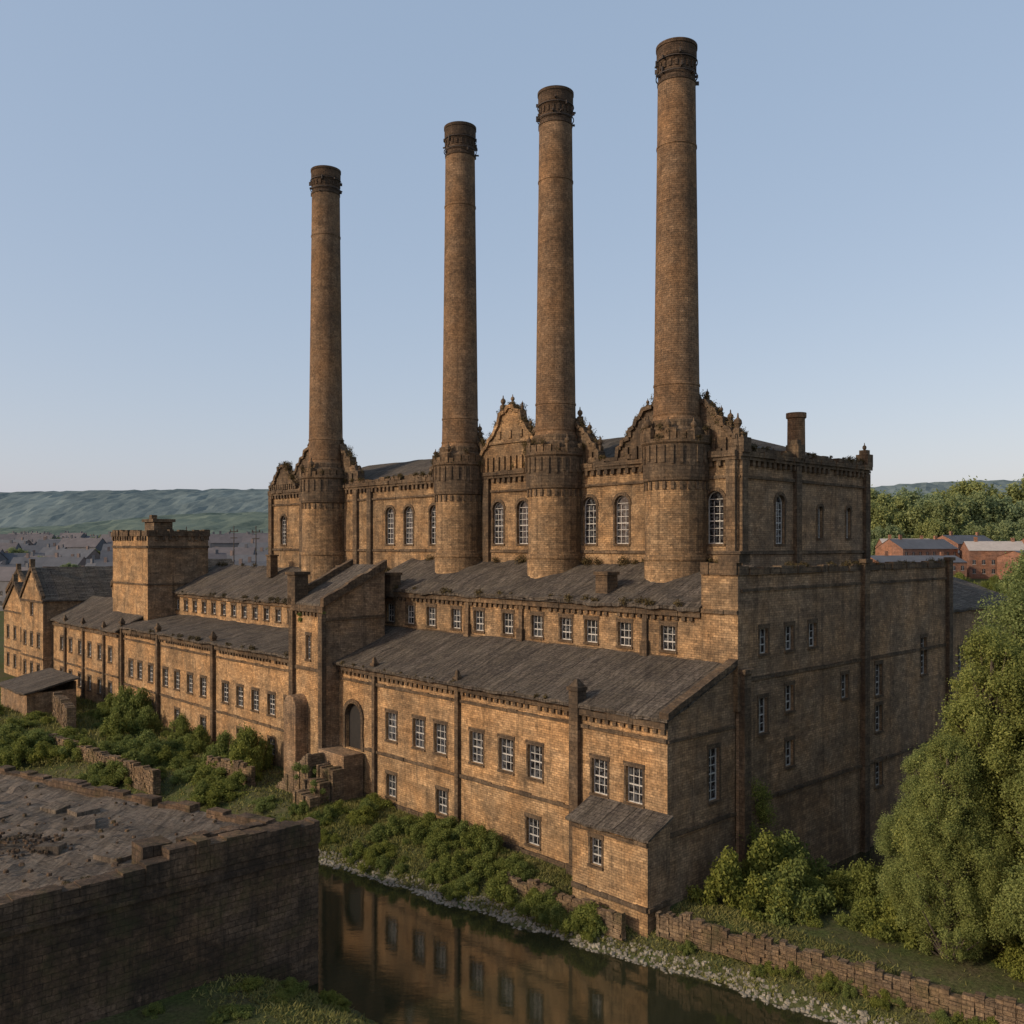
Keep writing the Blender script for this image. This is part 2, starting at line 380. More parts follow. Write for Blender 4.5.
wins = [(a, 16.55, 1.25, 1.75) for a in (5.5, 9.5, 12.8, 15.5, 18.7, 22.2, 25.9, 29.0, 32.6, 35.8, 39)]
facade_front(mb, r, 2.6, 44, 9.4, 13.5, 19.55, wins)
wall(mb, (-2.6, 15.7), (-44, 15.7), 13.5, 22)
wall(mb, (-44, 15.7), (-44, 9.4), 13.5, 19.5)
build(mb, 'upper_wall', [M_HALL], r)
mb = MB()
roofgrid(mb, (-41.5, 1.85, 13.45), (.25, 1.85, 13.45), (.25, 9.38, 16.15), (-41.5, 9.38, 16.15), 80, 8, .07)
build(mb, 'lower_roof', [M_ROOF], r)
mb = MB()
roofgrid(mb, (-44, 8.9, 19.75), (-2.5, 8.9, 19.75), (-2.5, 15.75, 22.5), (-44, 15.75, 22.5), 80, 8, amp=.13)
build(mb, 'upper_roof', [M_ROOF], r)
mb = MB()
blocks(mb, (-41.5, 2.5), (-7.3, 2.5), 12.75, 13.15, -.1, .28); blocks(mb, (-41.5, 2.5), (-7.3, 2.5), 11.9, 12.1, -.1, .14)
blocks(mb, (-7.2, 2.15), (0, 2.15), 12.75, 13.15, -.1, .28); blocks(mb, (-7.2, 2.15), (0, 2.15), 11.9, 12.1, -.1, .14)
dentils(mb, (-41.5, 2.5), (-7.6, 2.5), 12.4, 12.74, -.05, .16); dentils(mb, (-7.0, 2.15), (0, 2.15), 12.4, 12.74, -.05, .16)
blocks(mb, (-33.2, 2.5), (-7.3, 2.5), 6.1, 6.35, -.1, .12); blocks(mb, (-41.5, 2.5), (-7.3, 2.5), 2.0, 2.35, -.1, .2)
blocks(mb, (0, 2.15), (0, 9.3), 11.9, 12.1, -.1, .13); blocks(mb, (0, 2.15), (0, 9.3), 6.1, 6.35, -.1, .13)
blocks(mb, (-44, 9.4), (-2.6, 9.4), 19.05, 19.5, -.1, .3, jit=.05); dentils(mb, (-44, 9.4), (-2.8, 9.4), 18.7, 19.04, -.05, .18)
blocks(mb, (-44, 9.4), (-2.6, 9.4), 16.0, 16.2, -.1, .1)
build(mb, 'cornice', [M_TRIM], r)
mb = MB()
k = (15.95-13.3)/(9.4-1.9)
n = 9
for i in range(n):
    y0, y1 = 1.8+7.55*i/n, 1.8+7.55*(i+1)/n-.02; z0 = 13.45+(y0-1.8)*k+R(-.02, .03); z1 = 13.45+(y1-1.8)*k+R(-.02, .03)
    mb.hexa([(-.35, y0, z0), (.35, y0, z0), (.35, y1, z1), (-.35, y1, z1)], [(-.35, y0, z0+.38), (.35, y0, z0+.38), (.35, y1, z1+.38), (-.35, y1, z1+.38)])
build(mb, 'gable_coping', [M_TRIM], r)
mb = MB(); DC = -DOORA; DB = 2.5
for sg in (1, -1):
    pts = [(DR*sg*math.cos(t), DZ+DR*math.sin(t)) for t in np.linspace(0, math.pi/2, 8)]+[(DR*sg, DZ+DR)]
    poly = [(DC+x, DB+.02, z) for x, z in pts]; mb.face(poly if sg < 0 else poly[::-1], 0)
    for (xa, za), (xb, zb) in zip(pts[:7], pts[1:8]): mb.face([(DC+xa, DB+.02, za), (DC+xb, DB+.02, zb), (DC+xb, DB+.4, zb), (DC+xa, DB+.4, za)], 0)
for i in range(13):
    t0, t1 = math.pi*i/13+.012, math.pi*(i+1)/13-.012; ro = DR+.38+R(-.03, .03); q = [((DR+.01)*math.cos(t0), DZ+(DR+.01)*math.sin(t0)), (ro*math.cos(t0), DZ+ro*math.sin(t0)), (ro*math.cos(t1), DZ+ro*math.sin(t1)), ((DR+.01)*math.cos(t1), DZ+(DR+.01)*math.sin(t1))]
    mb.hexa([(DC+x, DB+.03, z) for x, z in q], [(DC+x, DB-.14, z) for x, z in q])
for i in range(7):
    for sg in (1, -1):
        x0, x1 = DC+sg*(DR+.01), DC+sg*(DR+.32+R(-.06, .06)); mb.box(min(x0, x1), max(x0, x1), DB-.12, DB+.03, 5.9+i*.4, 6.28+i*.4)
build(mb, 'doorway_surround', [M_TRIM], r)
mb = MB(); mb.box(DC-DR-.05, DC+DR+.05, 2.81, 2.9, 5.92, 10.1); build(mb, 'door', [M_DOOR], r)
def pilaster(parent, a, b, z0, z1, w=.55, p=.3, cap=True):
    m = MB(); x = -a
    m.box(x-w/2, x+w/2, b-p, b+.1, z0, z1); m.box(x-w/2-.12, x+w/2+.12, b-p-.14, b+.08, z0-.01, z0+1.1)
    if cap:
        m.box(x-w/2-.1, x+w/2+.1, b-p-.1, b+.12, z1+.003, z1+.25)
        m.hexa([(x-w/2, b-p, z1+.253), (x+w/2, b-p, z1+.253), (x+w/2, b+.1, z1+.253), (x-w/2, b+.1, z1+.253)], [(x-.08, b-p/2-.08, z1+.75), (x+.08, b-p/2-.08, z1+.75), (x+.08, b-p/2+.08, z1+.75), (x-.08, b-p/2+.08, z1+.75)])
    return build(m, 'pilaster', [M_TRIM], parent)
pilaster(r, 7.5, 2.5, 1.5, 14.3, .8, .75)
for a in (20.3, 31.5): pilaster(r, a, 2.5, 1.5, 13.6, .4, .3)
for a in (7.5, 20.5, 27.3): pilaster(r, a, 9.4, 16, 19.0, .4, .2, False)
for a, b, z in ((12.5, 10.8, 19.6), (38.5, 9.2, 19)):
    m = MB(); m.box(-a-.6, -a+.6, b-.6, b+.6, z, z+2.1); m.box(-a-.72, -a+.72, b-.72, b+.72, z+2.103, z+2.35)
    build(m, 'roof_stack', [M_TRIM], r)
creeper(r, [(-R(3, 43), 8.9+R(0, .4), 19.9, R(.15, .5)) for _ in range(26)]+[(-R(8, 41), 1.9, 13.5, R(.1, .3)) for _ in range(16)]+[(-R(3, 43), 15.5, 22.6, R(.3, .7)) for _ in range(22)], 9000)

# lean-to at the corner
r = root('riverside_lean_to', 'low sandstone lean-to with small slate roof against the mill corner', 'shed', 3, 1, 0)
mb = MB()
facade_front(mb, r, -.2, 5.9, 0, -1, 6.5, [(3.9, 4.0, .95, 1.7)])
wall(mb, (.2, 0), (.2, 2.15), -1, 6.5, mat=1); wall(mb, (-5.9, 2.15), (-5.9, 0), -1, 6.5)
mb.face([(.2, 0, 6.5), (.2, 2.15, 6.5), (.2, 2.15, 7.3)], 1); mb.face([(-5.9, 2.15, 6.5), (-5.9, 0, 6.5), (-5.9, 2.15, 7.3)], 0)
build(mb, 'wall', [M_WALL, M_SIDE], r)
mb = MB(); roofgrid(mb, (-6.2, -.35, 6.6), (.5, -.35, 6.6), (.5, 2.1, 7.6), (-6.2, 2.1, 7.6), 12, 3, .03, .15); build(mb, 'roof', [M_ROOF], r)
mb = MB(); blocks(mb, (-5.9, 0), (.2, 0), 2.2, 2.5, -.1, .14); blocks(mb, (.2, 0), (.2, 2.1), 2.2, 2.5, -.1, .14); blocks(mb, (-5.9, 0), (.2, 0), 6.05, 6.3, -.1, .12)
build(mb, 'string_course', [M_TRIM], r)

# ============================================================ END BLOCK
r = root('mill_end_block', 'tall dark sandstone end block with plain parapet and small white windows', 'mill', 0, 25, 0)
mb = MB(); X = .35
sw = [(12.3, 16.6, 1.05, 1.7), (15.6, 16.6, 1.05, 1.7), (18.8, 16.6, 1.05, 1.7), (15.6, 12.3, 1.05, 1.8), (15.6, 8.4, 1.05, 1.8),
      (29.2, 11.9, 1.1, 2.5), (29.2, 9.0, 1.1, 2.1), (37.6, 12.8, 1.1, 3.2), (23.6, 12.3, 1.0, 1.8), (12.2, 11.2, 1.05, 2.4), (29.2, 4.6, 1.1, 2.0)]
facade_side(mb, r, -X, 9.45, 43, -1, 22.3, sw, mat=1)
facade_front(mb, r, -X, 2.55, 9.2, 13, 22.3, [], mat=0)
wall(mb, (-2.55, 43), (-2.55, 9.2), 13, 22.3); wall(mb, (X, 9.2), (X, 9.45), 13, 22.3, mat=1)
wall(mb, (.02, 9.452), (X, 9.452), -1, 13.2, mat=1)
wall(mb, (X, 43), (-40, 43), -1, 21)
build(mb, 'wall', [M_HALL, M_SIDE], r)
mb = MB()
roofgrid(mb, (-3, 15.6, 22.0), (-3, 43.3, 22.0), (-.3, 43.3, 21.95), (-.3, 15.6, 21.95), 20, 3, .04)
build(mb, 'roof', [M_ROOF], r)
mb = MB()
blocks(mb, (X, 9.2), (X, 43), 22.0, 22.5, -.5, .12, jit=.12); blocks(mb, (-2.55, 9.2), (X, 9.2), 22.0, 22.8, -.45, .12)
blocks(mb, (X, 9.5), (X, 43), 20.9, 21.1, -.1, .1); blocks(mb, (-2.5, 9.2), (X, 9.2), 19.4, 19.7, -.1, .14)
blocks(mb, (X, 9.5), (X, 43), 14.9, 15.15, -.1, .1); blocks(mb, (X, 9.5), (X, 43), 6.6, 6.85, -.1, .12)
build(mb, 'parapet', [M_TRIM], r)
for b in (9.85, 26.6, 42.6):
    m = MB(); m.obox((X, b), (0, 1), -.4, .4, -.1, .35, 0, 22.6 if b > 10 else 15.5); m.obox((X, b), (0, 1), -.55, .55, -.12, .5, (22.603 if b > 10 else 15.503), (22.9 if b > 10 else 15.8)); build(m, 'pilaster', [M_TRIM], r)
m = MB(); m.box(-1.1, .55, 9.05, 10.3, 22.81, 23.4); m.box(-1.3, .7, 8.95, 10.45, 23.403, 23.6); build(m, 'corner_pier', [M_TRIM], r)
creeper(r, [(X-.2, R(10, 43), 22.5, R(.1, .45)) for _ in range(24)], 4000, .06)
creeper(r, [(X+.1, 10.6+R(-.4, 1.6), z, R(.5, 1.1)) for z in np.arange(1.5, 8, .45)], 9000, .06, M_BUSH)
r = root('mill_annex', 'lower dark sandstone annex with slate roof behind the end block', 'mill', 0, 52, 0)
mb = MB(); facade_side(mb, r, 0, 43.05, 62, -1, 18, [(46.5, 12, 1.1, 2.4), (51, 12, 1.1, 2.4), (56, 12, 1.1, 2.4)], mat=0); wall(mb, (0, 62), (-16, 62), -1, 18); wall(mb, (-16, 62), (-16, 43.05), -1, 18)
build(mb, 'wall', [M_SIDE], r)
mb = MB(); roofgrid(mb, (.3, 43.1, 18.1), (.3, 62.3, 18.1), (-8, 62.3, 20.8), (-8, 43.1, 20.8), 20, 5, .06); roofgrid(mb, (-16.3, 62.3, 18.1), (-16.3, 43.1, 18.1), (-8, 43.1, 20.8), (-8, 62.3, 20.8), 20, 5, .06)
build(mb, 'roof', [M_ROOF], r)

# ============================================================ HALL
r = root('engine_hall', 'grand sandstone engine hall with arched windows and ornate ruined gables', 'mill hall', 40, 26, 0)
mb = MB(); HB = 15.8; A0, A1 = 4.0, 74.8; B1 = 36.2
fw = [(a, 24.1, 1.5, 4.0) for a in (6.0, 15.2, 18.8, 27.1, 30.5, 40.3, 44.7, 48.1)] + [(71.3, 24.1, 1.3, 3.6)]
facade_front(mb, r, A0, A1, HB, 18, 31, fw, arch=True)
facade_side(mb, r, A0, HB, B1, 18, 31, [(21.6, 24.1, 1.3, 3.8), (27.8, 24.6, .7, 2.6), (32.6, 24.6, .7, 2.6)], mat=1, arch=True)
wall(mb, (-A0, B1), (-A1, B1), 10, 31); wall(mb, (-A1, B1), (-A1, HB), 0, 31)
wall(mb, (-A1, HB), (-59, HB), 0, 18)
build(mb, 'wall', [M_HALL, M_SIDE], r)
mb = MB(); zr = 34.3; ze = 31.1
c = [(-A1+.6, HB+.6, ze), (-A0-.6, HB+.6, ze), (-A0-.6, B1-.6, ze), (-A1+.6, B1-.6, ze)]; ra, rb = (-A1+9, 25, zr), (-A0-9, 25, zr)
roofgrid(mb, c[0], c[1], rb, ra, 60, 6, .08); roofgrid(mb, c[1], c[2], rb, rb, 16, 6, .04); roofgrid(mb, c[2], c[3], ra, rb, 20, 4, .04); roofgrid(mb, c[3], c[0], ra, ra, 16, 4, .04)
build(mb, 'roof', [M_ROOF], r)
mb = MB()
for p0, p1 in (((-A1, HB), (-A0, HB)), ((-A0, HB), (-A0, B1)), ((-A0, B1), (-A1, B1)), ((-A1, B1), (-A1, HB))):
    blocks(mb, p0, p1, 30.6, 31.0, -.1, .42, jit=.08); blocks(mb, p0, p1, 31.003, 31.35, -.45, .12, jit=.12, miss=.08, lmin=.4, lmax=1.1)
    blocks(mb, p0, p1, 29.0, 29.22, -.1, .16); dentils(mb, p0, p1, 29.9, 30.35, -.05, .25, .35, .4)
    blocks(mb, p0, p1, 23.3, 23.55, -.1, .16)
    blocks(mb, p0, p1, 30.35, 30.6, -.1, .3)
build(mb, 'cornice', [M_TRIM], r)
for a in (4.45, 51.8, 54.6, 66.5, 74.3, 25.4, 32.0):
    m = MB(); m.box(-a-.4, -a+.4, HB-.32, HB+.1, 19, 30.3); build(m, 'pilaster', [M_TRIM], r)
for b in (16.3, 24, 35.7):
    m = MB(); m.obox((-A0, b), (0, 1), -.4, .4, -.1, .32, 19, 30.3); m.obox((-A0, b), (0, 1), -.5, .5, -.6, .5, 30.9, 32.0)
    m.obox((-A0, b), (0, 1), -.3, .3, -.4, .3, 32.0, 32.4); build(m, 'pilaster', [M_TRIM], r)
def finial(m, x, y, z, s=1):
    m.box(x-.28*s, x+.28*s, y-.28*s, y+.28*s, z-.3, z+.55*s)
    m.lathe(x, y, [(.34*s, z+.55*s), (.34*s, z+.65*s), (.16*s, z+.75*s), (.32*s, z+1.05*s), (.28*s, z+1.3*s), (.08*s, z+1.5*s), (.05*s, z+1.8*s), (0.001, z+1.85*s)], 8)
HALF_A = [(1, 0), (1, .22), (.93, .25), (.90, .36), (.82, .40), (.78, .54), (.70, .58), (.66, .68), (.57, .72), (.52, .84), (.38, .87), (.33, .93), (.2, .95), (0.07, 1.0)]
HALF_B = [(1, 0), (1, .16), (.93, .2), (.84, .24), (.76, .36), (.66, .42), (.60, .52), (.50, .58), (.42, .70), (.34, .74), (.31, .9), (.24, .93), (.14, .94), (.08, 1.0)]
def gable(a, wdt, z0, z1, y=HB, hole=False, th=.7, half=HALF_A):
    m = MB(); w = wdt/2; H = z1-z0
    pts = [(x*w+R(-.12, .12), z0+z*H+R(-.12, .12)) for x, z in half]
    out = pts+[(-x+R(-.12, .12), z+R(-.12, .12)) for x, z in reversed(pts)]
    m.extrude(out, -th/2, th/2, (-a, y+.15), (1, 0))
    for (xa, za), (xb, zb) in zip(out[:-1], out[1:]):
        L = math.hypot(xb-xa, zb-za); tx, tz = (xb-xa)/L, (zb-za)/L; nx, nz = tz, -tx
        q = [(xa-nx*.26, za-nz*.26), (xb-nx*.26, zb-nz*.26), (xb+nx*.08, zb+nz*.08), (xa+nx*.08, za+nz*.08)]
        e = R(-.06, .06)
        m.hexa([(-a+x, y-.42+e, z) for x, z in q], [(-a+x, y+.45, z) for x, z in q])
    for xx in np.linspace(-.82, .82, 11):
        m.obox((-a+xx*w, y), (1, 0), -.14, .14, .1, .38, z0, z0+H*.22)
    if not hole:
        blocks(m, (-a-w*.62, y), (-a+w*.62, y), z0+H*.42, z0+H*.47, .1, .36, jit=.03)
        for xx in (-.3, 0, .3): m.obox((-a+xx*w, y), (1, 0), -.2, .2, .1, .34, z0+H*.5, z0+H*.62)
    build(m, 'ornate_gable', [M_TRIM if hole else M_HALL], r)
    for fi, (fx, fz) in enumerate(((.95, half[1][1]), (-.95, half[1][1]), (.72, .56 if half is HALF_A else .38), (-.72, .56 if half is HALF_A else .38), (.5, .84 if half is HALF_A else .6), (-.5, .84 if half is HALF_A else .6), (.27, .95), (-.27, .95), (0, 1.0), (.86, .36 if half is HALF_A else .22), (-.86, .36 if half is HALF_A else .22))):
        if hole and abs(fx) < .3: continue
        m = MB(); finial(m, -a+fx*w, y+.1, z0+fz*H, .55+R(-.2, .28)); build(m, 'finial', [M_TRIM], r)
    mr = MB(); zt = z0+H*.6; ww = w*.5
    mr.hexa([(-a-ww, y+.45, z0+.2), (-a+ww, y+.45, z0+.2), (-a+ww, y+4, z0+.2), (-a-ww, y+4, z0+.2)], [(-a-.05, y+.45, zt), (-a+.05, y+.45, zt), (-a+.05, y+4, zt), (-a-.05, y+4, zt)])
    build(mr, 'gable_roof', [M_ROOF], r)
    creeper(r, [(-a+fx*w*R(.85, 1.05), y+R(-.3, .3), z0+fz*H+R(0, .4), R(.15, .6)) for fx, fz in half+[(-x, z) for x, z in half]+half], 4200, .06)
gable(28.6, 9.8, 31, 37.0, half=HALF_B)
gable(9.9, 11.6, 31, 35.9, y=HB+.3, hole=True); gable(22.9, 10.4, 31, 35.4, y=HB+.3, hole=True)
gable(36.0, 9.4, 31, 35.2, y=HB+.3, hole=True); gable(62.0, 15.5, 31, 36.6, y=HB+.3, hole=True)
gable(71.0, 6.5, 31, 34.2, hole=True, half=HALF_B)
mb = MB(); mb.lathe(-6, 27.5, [(.75, 31.5), (.72, 34.6), (.84, 34.7), (.84, 35.1), (.6, 35.1), (.6, 34)], 16); build(mb, 'roof_flue', [M_CHIM], r)
for q in ((-4.2, 16.1, 32.0, 1.0), (-4.2, 36, 32.0, .6), (-74.4, 16.1, 31.3, .8)):
    mb = MB(); finial(mb, *q); build(mb, 'finial', [M_TRIM], r)
creeper(r, [(-R(4, 74), HB-.1, 31.4, R(.1, .4)) for _ in range(45)]+[(-A0, R(16, 36), 31.4, R(.1, .4)) for _ in range(14)], 9000, .06)

# ============================================================ CHIMNEYS
for a, top in ((9.0, 62.5), (22.1, 63.6), (35.2, 64.9), (59.9, 68.0)):
    rc = root('factory_chimney', 'tall round brown brick factory chimney on stone turret', 'chimney', a, 15.0, 16, 'chimneys along the engine hall')
    cx, cy = -a, 15.0; k = 1.0 if a < 50 else 1.12
    m = MB()
    m.lathe(cx, cy, [(2.5*k, 16), (2.5*k, 22.8), (2.58*k, 22.85), (2.58*k, 23.2), (2.42*k, 23.25), (2.42*k, 28.8)], 24)
    build(m, 'turret', [M_HALL], rc)
    m = MB()
    m.lathe(cx, cy, [(2.42*k, 28.8), (2.56*k, 28.9), (2.6*k, 29.2), (2.6*k, 31.6), (2.74*k, 31.75), (2.74*k, 32.0), (2.4*k, 32.1), (2.3*k, 32.7), (2.05*k, 33.0), (2.05*k, 33.5), (1.6*k, 33.6)], 24)
    for i in range(24):
        t = 2*math.pi*i/24; ca, sa = math.cos(t), math.sin(t); rr = 2.59*k
        px, py = cx+ca*rr, cy+sa*rr; d = (-sa, ca)
        if random.random() > .12: m.obox((px, py), d, -.12, .12, -.1, .10, 30.1+R(0, .3), 31.55)
        rr = 2.42*k; m.obox((cx+ca*rr, cy+sa*rr), d, -.12, .12, -.1, .1, 28.2, 28.79)
        if random.random() > .2:
            rr = 2.6*k; m.obox((cx+ca*rr, cy+sa*rr), d, -.3, .3, -.25, .12, 32.0, 32.2+R(0, .7))
    build(m, 'turret_crown', [M_TRIM], rc)
    for i in range(8):
        t = 2*math.pi*(i+.5)/8; m = MB(); finial(m, cx+2.5*k*math.cos(t), cy+2.5*k*math.sin(t), 32.2, .65+R(-.2, .35)); build(m, 'pinnacle', [M_TRIM], rc)
    m = MB(); rb_, rt_ = 1.80*k, 1.42*k; prof = []
    def rad(z): return rb_+(rt_-rb_)*((z-33.4)/(top-33.4))**.8
    prof.append((rad(33.4)+.12, 33.4))
    for z in (33.9, 36.2, top-7.9):
        prof += [(rad(z), z), (rad(z)+.05, z+.02), (rad(z)+.05, z+.16), (rad(z), z+.18)]
    prof.append((rad(top-3), top-3))
    m.lathe(cx, cy, prof, 48)
    build(m, 'shaft', [M_CHIM], rc)
    m = MB(); q = rt_
    m.lathe(cx, cy, [(q+.0, top-3.0), (q+.07, top-2.95), (q+.07, top-2.75), (q+.01, top-2.7), (q+.01, top-1.5), (q+.07, top-1.4), (q+.07, top-1.2), (q+.12, top-1.1), (q+.12, top-.28), (q+.17, top-.26), (q+.17, top), (q-.25, top+.003), (q-.25, top-3)], 40)
    for i in range(20):
        t = 2*math.pi*i/20; ca, sa = math.cos(t), math.sin(t); rr = q+.05; m.obox((cx+ca*rr, cy+sa*rr), (-sa, ca), -.09, .09, -.1, .04, top-2.0, top-1.5)
    m.lathe(cx, cy, [(q-.25, top-2.5), (.001, top-2.5)], 40, 1)  # black disc closes the flue, its colour standing for the dark depth
    build(m, 'cap', [M_CAP, M_HOLE], rc)
    for zz in (top-1.3, top-2.4):
        m = MB(); m.lathe(cx, cy, [(q+.13, zz), (q+.2, zz), (q+.2, zz+.07), (q+.13, zz+.07), (q+.13, zz)], 24)
        for i in range(8):
            t = R(0, 6.28); z2 = zz-R(-.3, .6); ca, sa = math.cos(t), math.sin(t); m.obox((cx+ca*(q+.12), cy+sa*(q+.12)), (-sa, ca), -.05, .05, -.15, R(.08, .3), z2, z2+R(.1, .5))
        build(m, 'iron_hoop', [M_IRON], rc)
    creeper(rc, [(cx+2.6*k*math.cos(t), cy+2.6*k*math.sin(t), 32.4+R(-.5, .6), R(.15, .5)) for t in np.random.rand(22)*6.28], 3400, .055)

# ============================================================ CROSS TOWER
r = root('stair_tower', 'sandstone stair tower with sloping roof and stone steps', 'tower', 40, 4, 0)
mb = MB(); a0, a1, b0, b1 = 37.3, 43, 1.0, 7.5
facade_front(mb, r, a0, a1, b0, -1, 18.6, [(40.1, 13.5, .7, 2.2)])
wall(mb, (-a0, b0), (-a0, b1), -1, 18.6, mat=1); wall(mb, (-a1, b1), (-a1, b0), -1, 18.6); wall(mb, (-a0, b1), (-a1, b1), 10, 21.9)
mb.face([(-a0, b0, 18.6), (-a0, b1, 18.6), (-a0, b1, 21.9)], 1); mb.face([(-a1, b1, 18.6), (-a1, b0, 18.6), (-a1, b1, 21.9)], 0)
build(mb, 'wall', [M_WALL, M_SIDE], r)
mb = MB(); roofgrid(mb, (-a1-.1, b0-.2, 18.7), (-a0+.1, b0-.2, 18.7), (-a0+.1, b1+.2, 22.1), (-a1-.1, b1+.2, 22.1), 10, 8, .05); build(mb, 'roof', [M_ROOF], r)
mb = MB()
for x in (-a0, -a1):
    for i in range(8):
        y0 = b0-.3+(b1-b0+.4)*i/8; y1 = b0-.3+(b1-b0+.4)*(i+1)/8-.02; k = 3.4/6.9; z0 = 18.75+(y0-b0+.3)*k; z1 = 18.75+(y1-b0+.3)*k; j = R(-.08, .1)
        mb.hexa([(x-.28, y0, z0-.3), (x+.28, y0, z0-.3), (x+.28, y1, z1-.3), (x-.28, y1, z1-.3)], [(x-.28, y0, z0+.45+j), (x+.28, y0, z0+.45+j), (x+.28, y1, z1+.45+j), (x-.28, y1, z1+.45+j)])
build(mb, 'coping', [M_TRIM], r)
mb = MB()
blocks(mb, (-a1, b0), (-a0, b0), 17.9, 18.5, -.1, .25); blocks(mb, (-a1, b0), (-a0, b0), 12.5, 12.8, -.1, .15); dentils(mb, (-a1, b0), (-a0, b0), 17.5, 17.89, -.05, .18)
blocks(mb, (-a0, b0), (-a0, b1), 17.2, 17.45, -.1, .12)
build(mb, 'cornice', [M_TRIM], r)
mb = MB(); mb.box(-43.4, -42.0, .7, 2.1, 18.4, 21.2); mb.box(-43.55, -41.85, .55, 2.25, 21.203, 21.5); build(mb, 'corner_stack', [M_TRIM], r)
for a in (37.55, 42.75):
    m = MB(); m.box(-a-.35, -a+.35, b0-.35, b0+.1, 0, 17.85); build(m, 'buttress', [M_TRIM], r)
mb = MB(); arc = [(1.05*math.cos(t), 9.2+1.05*math.sin(t)) for t in np.linspace(0, math.pi, 13)]
mb.extrude([(-1.05, 0), (1.05, 0)]+arc, 0, 1.3, (-41.2, b0-.02), (1, 0)); build(mb, 'arched_buttress', [M_SIDE], r)
mb = MB()
mb.box(-37.2, -33.1, .3, 2.28, 1, 5.88)
build(mb, 'landing', [M_SIDE], r)
for i in range(19):
    mb = MB(); z = 5.7-i*.2; x1 = -36.2-.28*i; mb.box(x1-.28, x1, -1.2+R(-.05, .05), .27 if i < 6 else -.35, 1.0, z+R(-.02, .02)); build(mb, 'step', [M_RUB], r)
mb = MB()
for i in range(16):
    z = 5.95-i*.25; x1 = -35.8-.35*i; mb.box(x1-.34, x1, -1.6+R(-.05, .05), -1.26, 1.0, z+R(-.06, .06))
build(mb, 'step_wall', [M_RUB], r)
for i, (aa, bb, ww, dd, zz) in enumerate(((34.4, -.3, 2.2, 1.1, 4.9), (34.6, -1.5, 2.4, 1.1, 3.9), (34.2, -2.6, 2.6, 1.0, 3.1))):
    mb = MB(); s = 0
    while s < ww:
        q = R(.3, .55); mb.box(-aa-ww/2+s, -aa-ww/2+s+q-.02, bb-dd/2+R(-.12, .12), bb+dd/2, 1, zz+R(-.18, .12)); s += q
    build(mb, 'broken_ledge', [M_RUB], r)
creeper(r, [(-R(32.5, 37), R(-3, -.4), R(2.5, 5), R(.2, .5)) for _ in range(16)]+[(-R(37, 43), .9, R(17, 19), R(.1, .3)) for _ in range(8)], 7000, .06, M_BUSH)

# ============================================================ LEFT WING
r = root('mill_wing', 'long sandstone mill wing with stepped slate roofs and many small windows', 'mill', 66, 6, 0)
mb = MB()
wl = [(a, 6.9, 1.4, 2.1) for a in (46.5, 49.8, 53.2, 56.6, 60.0, 65.5, 69, 72.6, 76, 80.5, 84, 87)] + [(a, 2.9, 1.3, 1.6) for a in (49.8, 56.6, 65.5, 72.6, 80.5)]
facade_front(mb, r, 43, 90, 2.5, -1, 13.2, wl)
facade_front(mb, r, 44, 90, 9.0, 12.5, 17.6, [(a, 15.3, 1.1, 1.35) for a in np.arange(46.5, 88, 2.75)])
wall(mb, (-90, 15.6), (-90, 2.5), -1, 13.2); wall(mb, (-90, 15.6), (-90, 9), 13, 17.6); wall(mb, (-43.9, 9), (-43.9, 15.6), 13, 17.6)
wall(mb, (-44, 15.6), (-90, 15.6), -1, 20.9)
build(mb, 'wall', [M_WALL], r)
mb = MB(); roofgrid(mb, (-90.3, 1.9, 13.3), (-43.1, 1.9, 13.3), (-43.1, 9.05, 14.7), (-90.3, 9.05, 14.7), 80, 6, .1); build(mb, 'lower_roof', [M_ROOF], r)
mb = MB(); roofgrid(mb, (-90.3, 8.5, 17.75), (-43.8, 8.5, 17.75), (-43.8, 15.7, 21.2), (-90.3, 15.7, 21.2), 80, 6, .12); build(mb, 'upper_roof', [M_ROOF], r)
mb = MB()
blocks(mb, (-90, 2.5), (-43.2, 2.5), 12.5, 13.0, -.1, .28, jit=.05); dentils(mb, (-90, 2.5), (-43.2, 2.5), 12.15, 12.49, -.05, .16); blocks(mb, (-90, 2.5), (-43.2, 2.5), 11.6, 11.8, -.1, .13)
blocks(mb, (-90, 2.5), (-43.2, 2.5), 5.6, 5.85, -.1, .12); blocks(mb, (-90, 9), (-44, 9), 17.1, 17.5, -.1, .28)
build(mb, 'cornice', [M_TRIM], r)
for a in (62.6, 77.8, 89.6): pilaster(r, a, 2.5, 1.5, 13.7, .55, .4)
for a, b, z in ((51.5, 12, 19), (70, 13.5, 20)):
    mb = MB(); mb.box(-a-.5, -a+.5, b-.5, b+.5, z, z+2.6); mb.box(-a-.6, -a+.6, b-.6, b+.6, z+2.603, z+2.8); build(mb, 'roof_stack', [M_TRIM], r)
creeper(r, [(-R(45, 90), 8.6, 17.8, R(.15, .5)) for _ in range(20)]+[(-R(45, 90), 2, 13.4, R(.15, .4)) for _ in range(20)]+[(-R(45, 90), 15.6, 21.3, R(.2, .6)) for _ in range(20)], 6000, .08)

